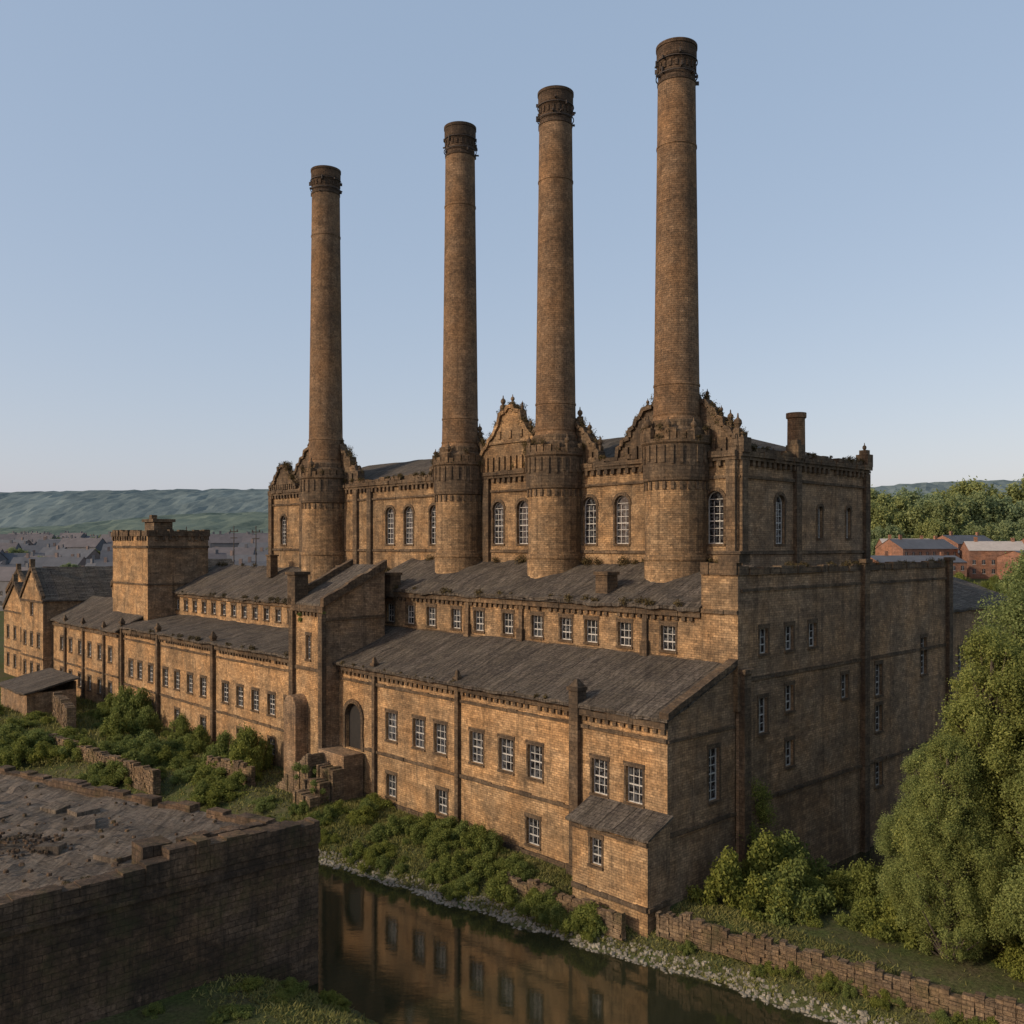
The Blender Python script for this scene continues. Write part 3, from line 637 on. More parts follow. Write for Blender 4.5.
r = root('mill_range', 'lower sandstone mill range with slate roof and rows of small windows', 'mill', 104, 6, 0)
mb = MB()
facade_front(mb, r, 90.05, 117, 2.0, -1, 12.4, [(a, z, 1.3, 1.9) for a in (93, 97, 101, 105, 109, 113) for z in (8.3, 3.6)])
wall(mb, (-90.05, 2.0), (-90.05, 14), 0, 12.4); wall(mb, (-117, 14), (-117, 2), -1, 12.4); wall(mb, (-90.05, 14), (-117, 14), -1, 15)
build(mb, 'wall', [M_WALL], r)
mb = MB(); roofgrid(mb, (-117.3, 1.5, 12.6), (-89.8, 1.5, 12.6), (-89.8, 8, 16), (-117.3, 8, 16), 30, 6, .1); roofgrid(mb, (-89.8, 14.3, 12.8), (-117.3, 14.3, 12.8), (-117.3, 8, 16), (-89.8, 8, 16), 20, 4, .06)
build(mb, 'roof', [M_ROOF], r)
mb = MB(); blocks(mb, (-117, 2), (-90.1, 2), 11.8, 12.2, -.1, .25); blocks(mb, (-117, 2), (-90.1, 2), 6.4, 6.65, -.1, .13); build(mb, 'cornice', [M_TRIM], r)
for a in (95, 103.2, 111): pilaster(r, a, 2.0, 1.5, 12.9, .45, .3)

r = root('square_tower', 'square sandstone water tower with parapet rising above the mill roofs', 'tower', 95, 9, 0)
mb = MB()
facade_front(mb, r, 88.3, 101, 5.2, 8, 25.2, []); wall(mb, (-88.3, 5.2), (-88.3, 13.6), 8, 25.2, mat=1); wall(mb, (-88.3, 13.6), (-101, 13.6), 8, 25.2); wall(mb, (-101, 13.6), (-101, 5.2), 8, 25.2)
build(mb, 'wall', [M_WALL, M_SIDE], r)
mb = MB()
for p0, p1 in (((-101, 5.2), (-88.3, 5.2)), ((-88.3, 5.2), (-88.3, 13.6)), ((-88.3, 13.6), (-101, 13.6)), ((-101, 13.6), (-101, 5.2))):
    blocks(mb, p0, p1, 25.2, 26.0, -.5, .2, jit=.15); blocks(mb, p0, p1, 23.6, 23.9, -.1, .18); dentils(mb, p0, p1, 24.6, 25.19, -.05, .2, .4, .5); blocks(mb, p0, p1, 18.6, 18.85, -.1, .14)
build(mb, 'parapet', [M_TRIM], r)
mb = MB(); mb.box(-100.5, -88.8, 5.7, 13.1, 25.0, 25.25); build(mb, 'roof', [M_FLAT], r)
mb = MB(); mb.box(-95.5, -92.2, 7.6, 10.2, 25.2, 27.2); mb.box(-95.8, -91.9, 7.3, 10.5, 27.203, 27.6); mb.box(-94.9, -94.1, 8, 8.8, 27.6, 28.2); build(mb, 'roof_stack', [M_TRIM], r)

def gabled(a0, a1, b0, b1, ze, zp, wins, lab, nm='gabled_mill'):
    r = root(nm, lab, 'mill', (a0+a1)/2, (b0+b1)/2, 0)
    m = MB(); am = (a0+a1)/2
    facade_front(m, r, a0, a1, b0, -1, ze, wins); m.face([(-a1, b0, ze), (-a0, b0, ze), (-am, b0, zp)], 0)
    wall(m, (-a0, b0), (-a0, b1), -1, ze, mat=1); wall(m, (-a0, b1), (-a1, b1), -1, ze); m.face([(-a0, b1, ze), (-a1, b1, ze), (-am, b1, zp)], 0); wall(m, (-a1, b1), (-a1, b0), -1, ze)
    build(m, 'wall', [M_WALL, M_SIDE], r)
    m = MB(); roofgrid(m, (-a0+.3, b0-.1, ze), (-a0+.3, b1+.2, ze), (-am, b1+.2, zp+.3), (-am, b0-.1, zp+.3), 16, 5, .05); roofgrid(m, (-a1-.3, b1+.2, ze), (-a1-.3, b0-.1, ze), (-am, b0-.1, zp+.3), (-am, b1+.2, zp+.3), 16, 5, .05)
    build(m, 'roof', [M_ROOF], r)
    m = MB()
    for sx in (a0, a1):
        n = 7
        for i in range(n):
            u0, u1 = i/n, (i+1)/n-.02
            x0 = -(sx+(am-sx)*u0); x1 = -(sx+(am-sx)*u1); z0 = ze+(zp-ze)*u0; z1 = ze+(zp-ze)*u1; j = R(0, .12)
            m.hexa([(x0, b0-.25, z0), (x1, b0-.25, z1), (x1, b0+.3, z1), (x0, b0+.3, z0)], [(x0, b0-.25, z0+.7+j), (x1, b0-.25, z1+.7+j), (x1, b0+.3, z1+.7+j), (x0, b0+.3, z0+.7+j)])
    m.box(-am-.35, -am+.35, b0-.3, b0+.4, zp+.4, zp+1.6)
    blocks(m, (-a1, b0), (-a0, b0), ze-.4, ze-.1, -.1, .16); blocks(m, (-a1, b0), (-a0, b0), 6.4, 6.65, -.1, .13)
    build(m, 'gable_coping', [M_TRIM], r)
gabled(117.2, 128.5, .6, 20, 15.5, 20.2, [(a, z, 1.3, 2.0) for a in (119.5, 123, 126.5) for z in (3.5, 8.2)]+[(122.9, 13, 1.3, 2.0)], 'sandstone mill building with pointed gable end and slate roof')
gabled(129, 142, 1.5, 20, 13, 17.5, [(a, z, 1.3, 2.0) for a in (131.5, 135.5, 139.5) for z in (3.5, 8.2)], 'low sandstone gabled mill building with slate roof')
gabled(102, 112, 9, 26, 17.5, 21.5, [], 'tall narrow sandstone gabled block with slate roof')
gabled(143, 158, 6, 30, 15, 19, [(a, 8, 1.4, 2) for a in (146, 150, 154)], 'sandstone gabled shed with dark slate roof')

def ruin(name, lab, cat, p0, p1, z0, z1, th=.5, mat=M_RUB, jit=.15, group=None):
    L = math.dist(p0, p1); m = MB()
    d = ((p1[0]-p0[0])/L, (p1[1]-p0[1])/L); s = 0
    while s < L:
        t = min(L, s+R(.2, .6)); z = z0; zt = z1+.25*noise.noise(Vector((s*.5+z1, 0, 0)))*jit*6+R(-jit, jit)
        while z < zt-.05:
            h = min(zt-z, R(.14, .34)); m.obox((0, 0), d, s+R(0, .02), t-R(0, .02), -th/2+R(-.05, .05), th/2+R(-.07, .07), z, z+h-.012); z += h
        s = t
    o = build(m, name, [mat]); o.location = (p0[0], p0[1], 0); o['label'] = lab; o['category'] = cat
    if group: o['group'] = group
    return o
ruin('retaining_wall', 'low rubble stone retaining wall along the grassy river bank', 'wall', W(-.7, .3), W(-25, 4.6), 1.0, 2.45, th=.4, jit=.2)
ruin('retaining_wall', 'broken low stone wall below the mill in front of bushes', 'wall', W(11, -1.2), W(.8, -1.0), .6, 2.0, th=.4, jit=.25)
ruin('ruined_wall', 'ruined low stone wall among bushes on the bank', 'wall', W(50, -4), W(43, -3), 1, 3.8, jit=.25)
ruin('ruined_wall', 'ruined stone yard wall among bushes beside the wing', 'wall', W(92, -5), W(80, -7), 1, 5.0, th=1.0, jit=.2)
ruin('ruined_wall', 'long low stone wall crossing the overgrown yard', 'wall', W(74, -11), W(50, -9), 1, 3.2, th=.7, jit=.15)
r = root('yard_shed', 'low dark-roofed stone shed in the mill yard', 'shed', 100, -5, 0)
mb = MB(); wall(mb, (-106, -8), (-94, -8), 0, 5); wall(mb, (-94, -8), (-94, -2), 0, 5); wall(mb, (-94, -2), (-106, -2), 0, 6); wall(mb, (-106, -2), (-106, -8), 0, 5); build(mb, 'wall', [M_SIDE], r)
mb = MB(); roofgrid(mb, (-106.4, -8.5, 5), (-93.6, -8.5, 5), (-93.6, -1.7, 6.6), (-106.4, -1.7, 6.6), 14, 5, .06); build(mb, 'roof', [M_ROOF], r)

# ============================================================ FOREGROUND FLAT-ROOFED BUILDING
A = (-10.6, 50.8); B = (-50, 73.3); D = (-43, 20.8); C = (-78, 50)
e = bpy.data.objects.new('flat_roofed_warehouse', None); COL.objects.link(e); e.location = (A[0], A[1], 0)
e['label'] = 'old dark masonry warehouse with worn flat slab roof beside river'; e['category'] = 'warehouse'
BASES[e.name] = (A[0], A[1], 0)
ZT = 8.3
mb = MB(); wall(mb, D, A, -1, ZT-.3); wall(mb, A, B, -1, ZT-.3); wall(mb, B, C, -1, ZT-.3); wall(mb, C, D, -1, ZT-.3); build(mb, 'wall', [M_OLD], e)
mb = MB()
nu = 70
def Q(u, v):
    x = (D[0]*(1-u)+A[0]*u)*(1-v)+(C[0]*(1-u)+B[0]*u)*v; y = (D[1]*(1-u)+A[1]*u)*(1-v)+(C[1]*(1-u)+B[1]*u)*v
    st = .15*round(2.2*noise.noise(Vector((x*.16, y*.16, 7))))
    return (x, y, ZT-.25+.14*noise.noise(Vector((x*.35, y*.35, 1))) + .08*noise.noise(Vector((x*1.4, y*1.4, 4)))+st)
for i in range(nu):
    for j in range(nu):
        us = [(i/nu, j/nu), ((i+1)/nu, j/nu), ((i+1)/nu, (j+1)/nu), (i/nu, (j+1)/nu)]
        mb.face([Q(*u) for u in us], 0, [(u*44, v*45) for u, v in us])
build(mb, 'flat_roof', [M_FLAT], e)
mb = MB()
L = math.dist(D, A); d = ((A[0]-D[0])/L, (A[1]-D[1])/L)
s = 0
while s < L-.01:
    t = min(L, s+R(.4, 1.5)); sfe = L-s
    h = .15 if sfe > 9.8 else (.3 if sfe > 8.6 else (.9 if sfe > 6.4 else (.7 if sfe > 3 else .6)))
    mb.obox(D, d, s, t, -.95+R(-.15, .15), .08+R(-.05, .05), ZT-.6, ZT+h+R(-.1, .1)); s = t
blocks(mb, D, A, ZT-1.3, ZT-1.05, -.1, .1, jit=.05, miss=.08)
blocks(mb, A, B, ZT-.6, ZT+.12, -.6, .1, jit=.12, miss=.08)
build(mb, 'parapet', [M_OLD], e)
for (sx, o0, o1, w, h) in ((L-9.2, -2.6, -.95, 1.2, .9), (L-6.6, -3.4, -2.7, 4.2, .3), (L-21, -9, -7.6, 4, .22)):
    mb = MB(); s = 0
    while s < w:
        q = R(.5, 1.1); mb.obox(D, d, sx+s, sx+s+q-.03, o0+R(-.2, .2), o1+R(-.1, .1), ZT-.5, ZT+h+R(-.12, .08)); s += q
    build(mb, 'broken_upstand', [M_OLD], e)
def inroof(x, y):
    nA = (x-A[0])*.495+(y-A[1])*.869
    return nA < -.8 and (x-A[0])*d[1]-(y-A[1])*d[0] < -1.3
c = 0
while c < 26:
    x, y = R(-38, -14), R(36, 66)
    if not inroof(x, y): continue
    mb = MB(); t = R(0, 3.14); hw, hl = R(.3, .8), R(.5, 1.3); ca, sa = math.cos(t), math.sin(t); dz = R(-.06, .12)
    cs = [(x+ca*u*hl-sa*v*hw*R(.8, 1.1), y+sa*u*hl+ca*v*hw*R(.8, 1.1)) for u, v in ((-1, -1), (1, -1), (1.0, 1), (-1, 1))]
    mb.hexa([(px, py, ZT-.4) for px, py in cs], [(px, py, ZT+.0+dz*(1 if i < 2 else -.3)) for i, (px, py) in enumerate(cs)])
    build(mb, 'loose_slab', [M_FLAT], e); c += 1
def rock(m, x, y, z, s):
    k = random.randint(5, 7); a0 = R(0, 6)
    rr = [s*R(.7, 1.1) for _ in range(k)]
    b = [(x+rr[i]*math.cos(a0+i*6.283/k), y+rr[i]*math.sin(a0+i*6.283/k), z-s*.3) for i in range(k)]
    t = [(x+.7*rr[i]*math.cos(a0+i*6.283/k), y+.7*rr[i]*math.sin(a0+i*6.283/k), z+s*R(.35, .7)) for i in range(k)]
    m.hexa(b, t)
mb = MB()
for cx, cy, n, sp in ((-26.3, 49.0, 150, 1.2), (-24, 50, 160, 7)):
    for _ in range(n):
        x, y = random.gauss(cx, sp), random.gauss(cy, sp*.7)
        if not inroof(x, y): continue
        rock(mb, x, y, ZT-.2+max(0, .4-.25*math.hypot(x-cx, y-cy)/sp), R(.04, .19))
o = build(mb, 'roof_rubble', [M_OLD], e); o['kind'] = 'stuff'
me = leafmesh('roof_moss', [(((D[0]+(A[0]-D[0])*u)-.9*d[1]-R(0, .3)-A[0], (D[1]+(A[1]-D[1])*u)+.9*d[0]-A[1], ZT+.05), (R(.2, .5),)*2+(.1,)) for u in np.random.rand(40)], 6000, .035, M_CREEP, .1)
o = bpy.data.objects.new('roof_moss', me); COL.objects.link(o); o.parent = e

# ============================================================ TERRAIN
RIV = [(-400, 140), (-120, 112), (-60, 92), (-36, 78), (-19, 65), (-5.1, 54.1), (.9, 49.4), (11.8, 41.3), (40, 19), (100, -30), (300, -200)]
def rdist(x, y):
    best = 1e9
    for (x0, y0), (x1, y1) in zip(RIV[:-1], RIV[1:]):
        dx, dy = x1-x0, y1-y0; t = max(0, min(1, ((x-x0)*dx+(y-y0)*dy)/(dx*dx+dy*dy)))
        best = min(best, math.hypot(x-x0-t*dx, y-y0-t*dy))
    return best
def sm(t): t = max(0, min(1, t)); return t*t*(3-2*t)
def toab(x, y): return ((x-OX)*UX+(y-OY)*UY, (x-OX)*VX+(y-OY)*VY)
def gz(x, y):
    d = rdist(x, y)+.7*noise.noise(Vector((x*.3, y*.3, 0)))+.35*noise.noise(Vector((x*1.1, y*1.1, 5)))
    far = 14*sm((y+.5*x-160)/220)+ (6*sm((y-400)/500))
    land = 2+far+.12*noise.noise(Vector((x*.25, y*.25, 9)))
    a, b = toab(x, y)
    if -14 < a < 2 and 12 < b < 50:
        dip = sm((b-13)/3)*sm((48-b)/4)*sm((a+11.5+noise.noise(Vector((x*.3, y*.3, 3))))/3)  # added dip down to the water plane, dug to make this recess dark
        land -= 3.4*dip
    if d < 7: return -1.3+1.3*sm((d-4.5)/2.5)**1.0 - .02
    return land*sm((d-7)/4.5)**.7 if d < 11.5 else land
xs = sorted(set([round(v, 2) for v in np.arange(-45, 50, .75)]+[round(v, 2) for v in np.arange(-130, 150, 6)]+[-3500, -2500, -1600, -1000, -700, -500, -380, -300, -240, -200, -160, 180, 220, 270, 330, 420, 550, 800, 1100, 1700, 2500, 3500]))
ys = sorted(set([round(v, 2) for v in np.arange(20, 95, .75)]+[round(v, 2) for v in np.arange(-40, 400, 7)]+[-300, -150, -90, 450, 520, 600, 700, 820, 1000, 1300, 1800, 2600, 3600, 4500]))
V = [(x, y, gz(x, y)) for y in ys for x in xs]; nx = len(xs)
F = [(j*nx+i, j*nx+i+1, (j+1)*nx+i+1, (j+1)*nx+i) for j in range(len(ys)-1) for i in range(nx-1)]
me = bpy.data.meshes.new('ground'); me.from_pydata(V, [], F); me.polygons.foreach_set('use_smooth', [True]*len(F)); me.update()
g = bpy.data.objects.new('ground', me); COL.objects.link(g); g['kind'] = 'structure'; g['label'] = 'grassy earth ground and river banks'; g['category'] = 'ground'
m, nt, N, L_, P = newmat('ground_earth_grass')
tc = N.new('ShaderNodeTexCoord').outputs['Object']
n1 = noise_n(nt, .35, 8, .7, tc); n2 = noise_n(nt, 5, 6, .7, tc)
col = mixc(nt, mapr(nt, n1.outputs[0], .42, .66, 0, 1), (.07, .085, .03), (.10, .083, .048))
col = mixc(nt, .7, col, mixc(nt, mapr(nt, n2.outputs[0], .3, .7, 0, 1), (.3, .3, .3), (1.6, 1.6, 1.5)), 'MULTIPLY')
L_.new(col, P.inputs['Base Color']); P.inputs['Roughness'].default_value = 1; P.inputs['Specular IOR Level'].default_value = .05
bp = N.new('ShaderNodeBump'); bp.inputs['Distance'].default_value = .12; L_.new(n2.outputs[0], bp.inputs['Height']); L_.new(bp.outputs[0], P.inputs['Normal'])
me.materials.append(m)
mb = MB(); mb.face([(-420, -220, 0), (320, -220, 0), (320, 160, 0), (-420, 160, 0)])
m, nt, N, L_, P = newmat('river_water')
P.inputs['Base Color'].default_value = (.022, .023, .011, 1); P.inputs['Roughness'].default_value = .03; P.inputs['IOR'].default_value = 1.6; P.inputs['Specular IOR Level'].default_value = .8
tc = N.new('ShaderNodeTexCoord').outputs['Object']
mp = N.new('ShaderNodeMapping'); mp.inputs['Rotation'].default_value = (0, 0, math.radians(40)); mp.inputs['Scale'].default_value = (.5, 1.3, 1); L_.new(tc, mp.inputs[0])
n1 = noise_n(nt, 1.5, 5, .6, mp.outputs[0]); bp = N.new('ShaderNodeBump'); bp.inputs['Strength'].default_value = .10; bp.inputs['Distance'].default_value = .06
L_.new(n1.outputs[0], bp.inputs['Height']); L_.new(bp.outputs[0], P.inputs['Normal'])
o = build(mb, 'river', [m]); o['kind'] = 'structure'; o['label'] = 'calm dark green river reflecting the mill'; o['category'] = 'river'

def hills(name, y0, y1, hfun, haze_col, dark, lab, nsc):
    xs = np.arange(-2600, 2601, 12); ys = np.linspace(y0, y1, 26); V = []; nj = len(ys)
    for j, y in enumerate(ys):
        v = j/(nj-1)
        for x in xs:
            z = 8+hfun(x)*math.sin(min(1, v*1.4)*math.pi/2)*(1 if v < .75 else 1-(v-.75)*1.5)
            z += (noise.noise(Vector((x*.003, y*.003, 2)))*3+R(-1, 1)*2.6)*min(1, v*3)
            V.append((x, y+R(-4, 4), z))
    nx = len(xs); F = [(j*nx+i, j*nx+i+1, (j+1)*nx+i+1, (j+1)*nx+i) for j in range(nj-1) for i in range(nx-1)]
    me = bpy.data.meshes.new(name); me.from_pydata(V, [], F); me.update()
    m, nt, N, L, P = newmat(name+'_hazed_woodland'); tc = N.new('ShaderNodeTexCoord').outputs['Object']
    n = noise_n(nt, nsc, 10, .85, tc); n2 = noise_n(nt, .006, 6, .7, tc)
    c = mixc(nt, mapr(nt, n.outputs[0], .40, .60, 0, 1), dark, haze_col); c = mixc(nt, mapr(nt, n2.outputs[0], .48, .58, 0, .5), c, tuple(q*1.3 for q in haze_col))  # distance haze is put into these woodland base colours
    L.new(c, P.inputs['Base Color']); P.inputs['Roughness'].default_value = 1; P.inputs['Specular IOR Level'].default_value = 0
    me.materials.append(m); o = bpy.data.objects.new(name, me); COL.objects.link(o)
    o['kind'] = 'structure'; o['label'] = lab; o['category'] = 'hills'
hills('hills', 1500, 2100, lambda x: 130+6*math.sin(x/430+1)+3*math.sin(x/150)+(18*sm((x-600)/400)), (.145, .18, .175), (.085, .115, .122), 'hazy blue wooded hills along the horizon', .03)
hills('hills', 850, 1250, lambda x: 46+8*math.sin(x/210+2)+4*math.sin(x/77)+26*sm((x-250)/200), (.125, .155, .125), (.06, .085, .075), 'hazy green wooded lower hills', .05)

# ============================================================ VEGETATION
def limb(m, p, q, r0, r1, seg=7):
    p, q = Vector(p), Vector(q); ax = (q-p).normalized(); s = ax.orthogonal().normalized(); t = ax.cross(s)
    A_ = [p+(s*math.cos(k*6.283/seg)+t*math.sin(k*6.283/seg))*r0 for k in range(seg)]; B_ = [q+(s*math.cos(k*6.283/seg)+t*math.sin(k*6.283/seg))*r1 for k in range(seg)]
    for k in range(seg): m.face([A_[k], A_[(k+1) % seg], B_[(k+1) % seg], B_[k]])
def treemesh(h, w, base, ncl, n, size, mat, shape='tall', cs=1.0):
    tm = MB(); cl = []
    lean = (R(-.3, .3), R(-.3, .3)); top = h*.8; pts = [(lean[0]*z/h*2, lean[1]*z/h*2, z) for z in np.linspace(-.5, top, 6)]
    r0 = h*.022
    for i in range(5): limb(tm, pts[i], pts[i+1], r0*(1-i/5.5), r0*(1-(i+1)/5.5))
    for i in range(ncl):
        u = random.random(); z = base+(h-base)*u
        if shape == 'tall': prof = (math.sin(min(1, (u+.12)/.45)*math.pi/2)) * (1-max(0, u-.35)/.75)**.75
        else: prof = math.sqrt(max(.05, 1-((u-.45)/.58)**2))
        a = R(0, 6.283); rr = w*prof*R(.4, 1.05); s = w*R(.07, .24)*(.6+.5*prof)*cs
        c = (rr*math.cos(a), rr*math.sin(a), z); cl.append((c, (s, s, s*R(.9, 1.9))))
        k = Vector(pts[min(4, int(max(0, z-.6*rr)/top*5))])
        if i % 2 == 0: limb(tm, k, c, r0*.35, r0*.08, 5)
    cl.append(((0, 0, base+(h-base)*.5), (w*.55, w*.55, (h-base)*.4)))
    t = build(tm, 'trunk', [M_BARK]); tme = t.data; bpy.data.objects.remove(t)
    return tme, leafmesh('crown', cl, n, size, mat, .2)
T1 = treemesh(17, 4.4, .6, 260, 190000, .066, M_LEAF, cs=.8); T2 = treemesh(20, 5.4, .6, 320, 230000, .072, M_LEAF, cs=.8)
T3 = treemesh(20, 9, 3, 70, 24000, .38, M_FARLEAF, 'round'); T4 = treemesh(17, 10, 2.5, 70, 24000, .38, M_FARLEAF, 'round')
def tree(T, x, y, s, lab, group, cat='tree', sz=1):
    e = bpy.data.objects.new('tree', None); COL.objects.link(e); e.location = (x, y, gz(x, y)-.1); e.scale = (s, s, s*sz); e.rotation_euler = (0, 0, R(0, 6.28))
    e['label'] = lab; e['category'] = cat; e['group'] = group
    for nm, me in (('trunk', T[0]), ('crown', T[1])):
        o = bpy.data.objects.new(nm, me); COL.objects.link(o); o.parent = e
lab = 'tall leafy green tree with foliage down to the bank'
tree(T1, 26.6, 51.2, 1.0, lab, 'bank trees'); tree(T2, 30.8, 53.5, 1.08, lab, 'bank trees'); tree(T1, 28.6, 46.6, .95, lab, 'bank trees'); tree(T2, 39, 63, 1.1, lab, 'bank trees')
tree(T1, 23.4, 49.6, .68, lab, 'bank trees'); tree(T1, 24.0, 53.8, .6, lab, 'bank trees')
lab = 'round-crowned light green tree on the slope beyond brick houses'
for (x, y, s, T) in ((138, 340, 1.25, T3), (154, 335, 1.35, T4), (170, 345, 1.3, T3), (188, 350, 1.4, T4), (160, 366, 1.6, T4), (142, 368, 1.4, T3), (206, 362, 1.6, T3), (182, 372, 1.6, T3), (176, 325, .9, T4), (145, 318, .8, T3), (194, 330, .9, T3), (160, 315, .8, T4), (130, 322, .8, T4)):
    tree(T, x, y, s, lab, 'trees on the slope')
for i in range(120):
    y = R(300, 800); x = R(-.62, -.24)*y if i % 4 else R(.38, .65)*y
    if x > 0 and y < 380: y = 420; x = R(.38, .65)*y
    tree(random.choice((T3, T4)), x, y, R(.35, .6), 'distant leafy tree among town roofs', 'distant town trees')
BM = []
for k in range(5):
    cl = []
    for i in range(26):
        a = R(0, 6.28); rr = R(0, .9); cl.append(((rr*math.cos(a), rr*math.sin(a), R(.1, 1.0)*(1.1-rr*.65)), (R(.12, .32),)*2+(R(.14, .34),)))
    BM.append(leafmesh('bush', cl, 9500, .04, M_BUSH, .25))
def bush(x, y, s, sz=1, z=None, lab='dense leafy green bush on the river bank', grp='bank bushes'):
    o = bpy.data.objects.new('bush', random.choice(BM)); COL.objects.link(o); o.location = (x, y, (gz(x, y) if z is None else z)-.15*s); o.scale = (s, s, s*sz); o.rotation_euler = (0, 0, R(0, 6.28))
    o['label'] = lab; o['category'] = 'bush'; o['group'] = grp
for i in range(98):
    a = R(2, 37); f = a/36; b = R(-2.1-3.9*f, 1.2 if a > 7 else -1.0)
    if 31 < a < 42 and b > -3.4: continue
    x, y = W(a, b)
    if gz(x, y) < .35: continue
    bush(x, y, R(.6, 1.7)*(1 if b > -2.5 else .7), R(.75, 1.1))
cnt = 0
while cnt < 105:
    a = R(37, 128) if cnt % 4 else R(42, 80); b = R(-24, 1.2)
    x, y = W(a, b)
    if rdist(x, y) < 8.3 or (a < 48 and b > -3.5) or (92 < a < 108 and b > -10.5) or (48 < a < 90 and b > -2.5 and random.random() < .35): continue
    bush(x, y, R(1.2, 2.9)*(1 if b < -3 else .65), R(.5, 1.1), lab='large overgrown green bush in the mill yard', grp='yard bushes'); cnt += 1
for a, b, s in ((50, .2, 2.3), (66, .3, 1.9), (79, .3, 2.8), (80.5, -.3, 2.6), (73, -1, 2.0), (48, -1, 2.4), (46, -2.6, 2), (52, -1.5, 2.0), (60, -.5, 1.8), (86, -.5, 2)):
    x, y = W(a, b); bush(x, y, s, 1.6, lab='tall bushy shrub growing against the mill wall', grp='yard bushes')
for i in range(46):
    a = R(-20, -2.2); b = R(4.2+(-a)*.2, 11+(-a)*.4)
    x, y = W(a, b); bush(x, y, R(1.0, 2.1), R(.8, 1.25), lab='dense green shrub behind the retaining wall', grp='shrubs behind the retaining wall')
for a, b, s in ((-2.5, 5, 2.5), (-3, 8.5, 2.8), (-2.8, 11, 2.6), (-5.5, 7, 2.4)):
    x, y = W(a, b); bush(x, y, s, 1.3, lab='tall shrub growing against the end wall', grp='shrubs behind the retaining wall')
for i in range(26):
    a = R(-20, -2); x, y = W(a, .2-a*.17+R(-.6, .5)); bush(x, y, R(.35, .8), 1.1)
for i in range(18):
    u = R(.6, 1.0); o_ = R(.8, 4.0); x = D[0]+(A[0]-D[0])*u+d[1]*o_; y = D[1]+(A[1]-D[1])*u-d[0]*o_; bush(x, y, R(.4, 1.0), R(.6, .9))

pts = []
while len(pts) < 95000:
    q_ = random.random()
    if q_ < .5:
        a = R(-26, 34); b = R(-8, 4.5) if a < 0 else R(-8, 2.3)
    elif q_ < .58: a, b = R(-10, 20), R(-22, -14)
    else: a = R(-30, 110); b = R(-24, 12 if random.random() < .2 else 2)
    x, y = W(a, b); dd = rdist(x, y)
    if dd < 7.25: continue
    if 0 < a and b > 2: continue
    if -.3 < a < 6 and b > -.1: continue
    pts.append((x, y))
P3 = np.array([(x, y, gz(x, y)) for x, y in pts]); n = len(P3); fs = (np.maximum(1, P3[:, 1]/60))
ang = np.random.rand(n)*6.283; w = (.025+.035*np.random.rand(n))*fs; h = (.07+.2*np.random.rand(n)**1.5)*fs; t = np.stack([np.cos(ang), np.sin(ang), np.zeros(n)], 1)
tip = P3+np.stack([np.random.normal(size=n)*.13, np.random.normal(size=n)*.13, h], 1)
v = np.stack([P3-t*w[:, None], P3+t*w[:, None], tip], 1).reshape(-1, 3)
me = bpy.data.meshes.new('grass'); me.from_pydata(v.tolist(), [], np.arange(3*n).reshape(-1, 3).tolist()); me.materials.append(M_GRASS)
o = bpy.data.objects.new('grass', me); COL.objects.link(o); o['kind'] = 'stuff'; o['label'] = 'rough green grass covering the river bank'; o['category'] = 'grass'
mb = MB(); c = 0
while c < 3000:
    a = R(-30, 34); b = R(-8, 6); x, y = W(a, b); z = gz(x, y)
    if not -.08 < z < .5 or rdist(x, y) > 9 or (x*.6+y*.8) < 40: continue
    rock(mb, x, y, z, R(.05, .18)); c += 1
o = build(mb, 'pebbles', [M_PEB]); o['kind'] = 'stuff'; o['label'] = 'pale pebbles along the water edge'; o['category'] = 'pebbles'

# ============================================================ TOWN
def housemesh(L, D, H, P_, wall_m, roof_m, wins=True):
    m = MB(); m.box(-L/2, L/2, -D/2, D/2, -3, H, 0)
    for sx in (-L/2, L/2):
        f = [(sx, -D/2, H), (sx, D/2, H), (sx, 0, H+P_)]; m.face(f if sx > 0 else f[::-1], 0)
    m.face([(-L/2-.2, -D/2-.3, H-.1), (L/2+.2, -D/2-.3, H-.1), (L/2+.2, 0, H+P_+.12), (-L/2-.2, 0, H+P_+.12)], 1)
    m.face([(L/2+.2, D/2+.3, H-.1), (-L/2-.2, D/2+.3, H-.1), (-L/2-.2, 0, H+P_+.12), (L/2+.2, 0, H+P_+.12)], 1)
    m.box(-L*.3-.5, -L*.3+.5, -.4, .4, H, H+P_+1.6, 0); m.box(L*.35-.5, L*.35+.5, -.4, .4, H, H+P_+1.3, 0)
    ns = max(1, int(H//3.2)); nw = max(2, int(L//3))
    for j in range(ns):
        for i in range(nw):
            x = -L/2+L*(i+.5)/nw; z = 1.2+j*3.1
            m.box(x-.5, x+.5, -D/2-.03, -D/2+.1, z, z+1.5, 2); m.box(x-.6, x+.6, -D/2-.06, -D/2+.1, z-.15, z-.003, 3)
            m.box(x-.03, x+.03, -D/2-.05, -D/2+.1, z+.003, z+1.49, 3)
    o = build(m, 'house', [wall_m, roof_m, M_GLASS, M_PALE]); me = o.data; bpy.data.objects.remove(o); return me
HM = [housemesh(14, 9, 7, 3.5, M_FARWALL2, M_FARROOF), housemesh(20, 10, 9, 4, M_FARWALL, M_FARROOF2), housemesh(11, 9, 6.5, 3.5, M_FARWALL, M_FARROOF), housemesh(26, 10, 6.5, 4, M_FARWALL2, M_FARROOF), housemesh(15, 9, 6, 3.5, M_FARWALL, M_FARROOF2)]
BIG = [housemesh(24, 13, 10, 3.2, M_RED, M_FARROOF), housemesh(18, 12, 9, 3, M_RED, M_PALE), housemesh(30, 14, 7, 2, M_RED, M_FARROOF)]
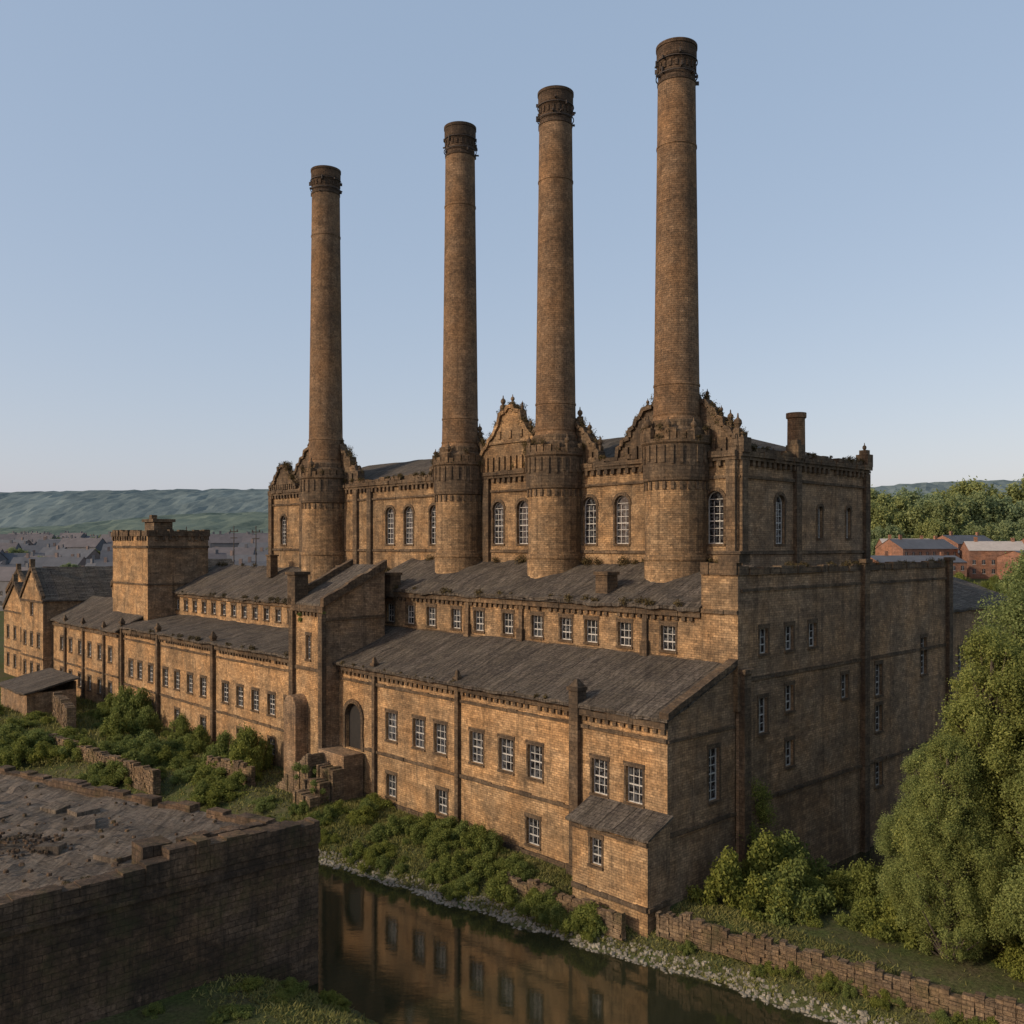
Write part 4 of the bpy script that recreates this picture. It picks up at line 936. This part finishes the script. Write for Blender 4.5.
def house(me, x, y, rz, lab, grp, s=1):
    o = bpy.data.objects.new('house', me); COL.objects.link(o); o.location = (x, y, gz(x, y)); o.rotation_euler = (0, 0, rz); o.scale = (s, s, s); o['label'] = lab; o['category'] = 'house'; o['group'] = grp
for i in range(170):
    y = R(290, 850); x = R(-.62, -.22)*y
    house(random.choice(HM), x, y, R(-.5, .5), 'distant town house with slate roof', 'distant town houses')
for x, y, k, rz in ((120, 275, 0, .35), (140, 270, 1, -.2), (132, 292, 2, .2), (152, 262, 2, .3), (127, 300, 1, -.1), (165, 280, 0, .2), (146, 300, 0, .5), (113, 262, 2, .1), (172, 300, 1, .3)):
    house(BIG[k], x, y, rz, 'red brick town building with slate roof', 'brick buildings beyond the mill', .85)
for i in range(14):
    y = R(225, 258); x = R(.42, .62)*y; bush(x, y, R(3, 5), 1.1, lab='large green hedge bush beyond the mill', grp='hedge beyond the mill')
for x, y in ((-58, 210), (-72, 205), (-66, 220)):
    m = MB(); m.lathe(0, 0, [(.18, 0), (.1, 26), (.001, 26)], 8); m.box(-1, 1, -.08, .08, 24.5, 24.7); m.box(-.8, .8, -.08, .08, 23, 23.2); m.box(-.9, -.7, -.15, .15, 24.7, 25.1); m.box(.7, .9, -.15, .15, 24.7, 25.1)
    o = build(m, 'lamp_mast', [M_IRON]); o.location = (x, y, gz(x, y)); o['label'] = 'thin dark lighting mast beyond the mill'; o['category'] = 'mast'; o['group'] = 'masts beyond the mill'

# ============================================================ LIGHT, CAMERA
S = Vector((-.90, -.42, .47)).normalized(); el = math.asin(S.z)
w = bpy.data.worlds.new('World'); scene.world = w; w.use_nodes = True
nt = w.node_tree; bg = nt.nodes['Background']; sky = nt.nodes.new('ShaderNodeTexSky'); sky.sky_type = 'NISHITA'; sky.sun_disc = False
sky.sun_elevation = el; sky.sun_rotation = math.atan2(S.x, S.y); sky.air_density = 1.0; sky.dust_density = 1.8; sky.ozone_density = 1.6; sky.altitude = 50
v1 = nt.nodes.new('ShaderNodeVectorMath'); v1.operation = 'MULTIPLY_ADD'; nt.links.new(sky.outputs[0], v1.inputs[0])
v1.inputs[1].default_value = (.74, .50, .36); v1.inputs[2].default_value = (1.42, 2.05, 2.95)
nt.links.new(v1.outputs[0], bg.inputs[0]); bg.inputs[1].default_value = .15
sl = bpy.data.lights.new('sun', 'SUN'); sl.energy = 2.8; sl.angle = math.radians(1.5); sl.color = (1, .86, .67)
so = bpy.data.objects.new('sun', sl); COL.objects.link(so); so.rotation_euler = S.to_track_quat('Z', 'Y').to_euler(); so.location = (-50, -20, 80)
cam = bpy.data.cameras.new('camera'); co = bpy.data.objects.new('camera', cam); COL.objects.link(co); co.location = (0, 0, 24); co.rotation_euler = (math.pi/2, 0, 0)
cam.sensor_width = 36; cam.lens = 36*927/1024; cam.shift_y = 33/1024; cam.clip_end = 8000; cam.clip_start = .5
scene.camera = co
scene.view_settings.view_transform = 'Standard'; scene.view_settings.look = 'None'; scene.view_settings.exposure = 0
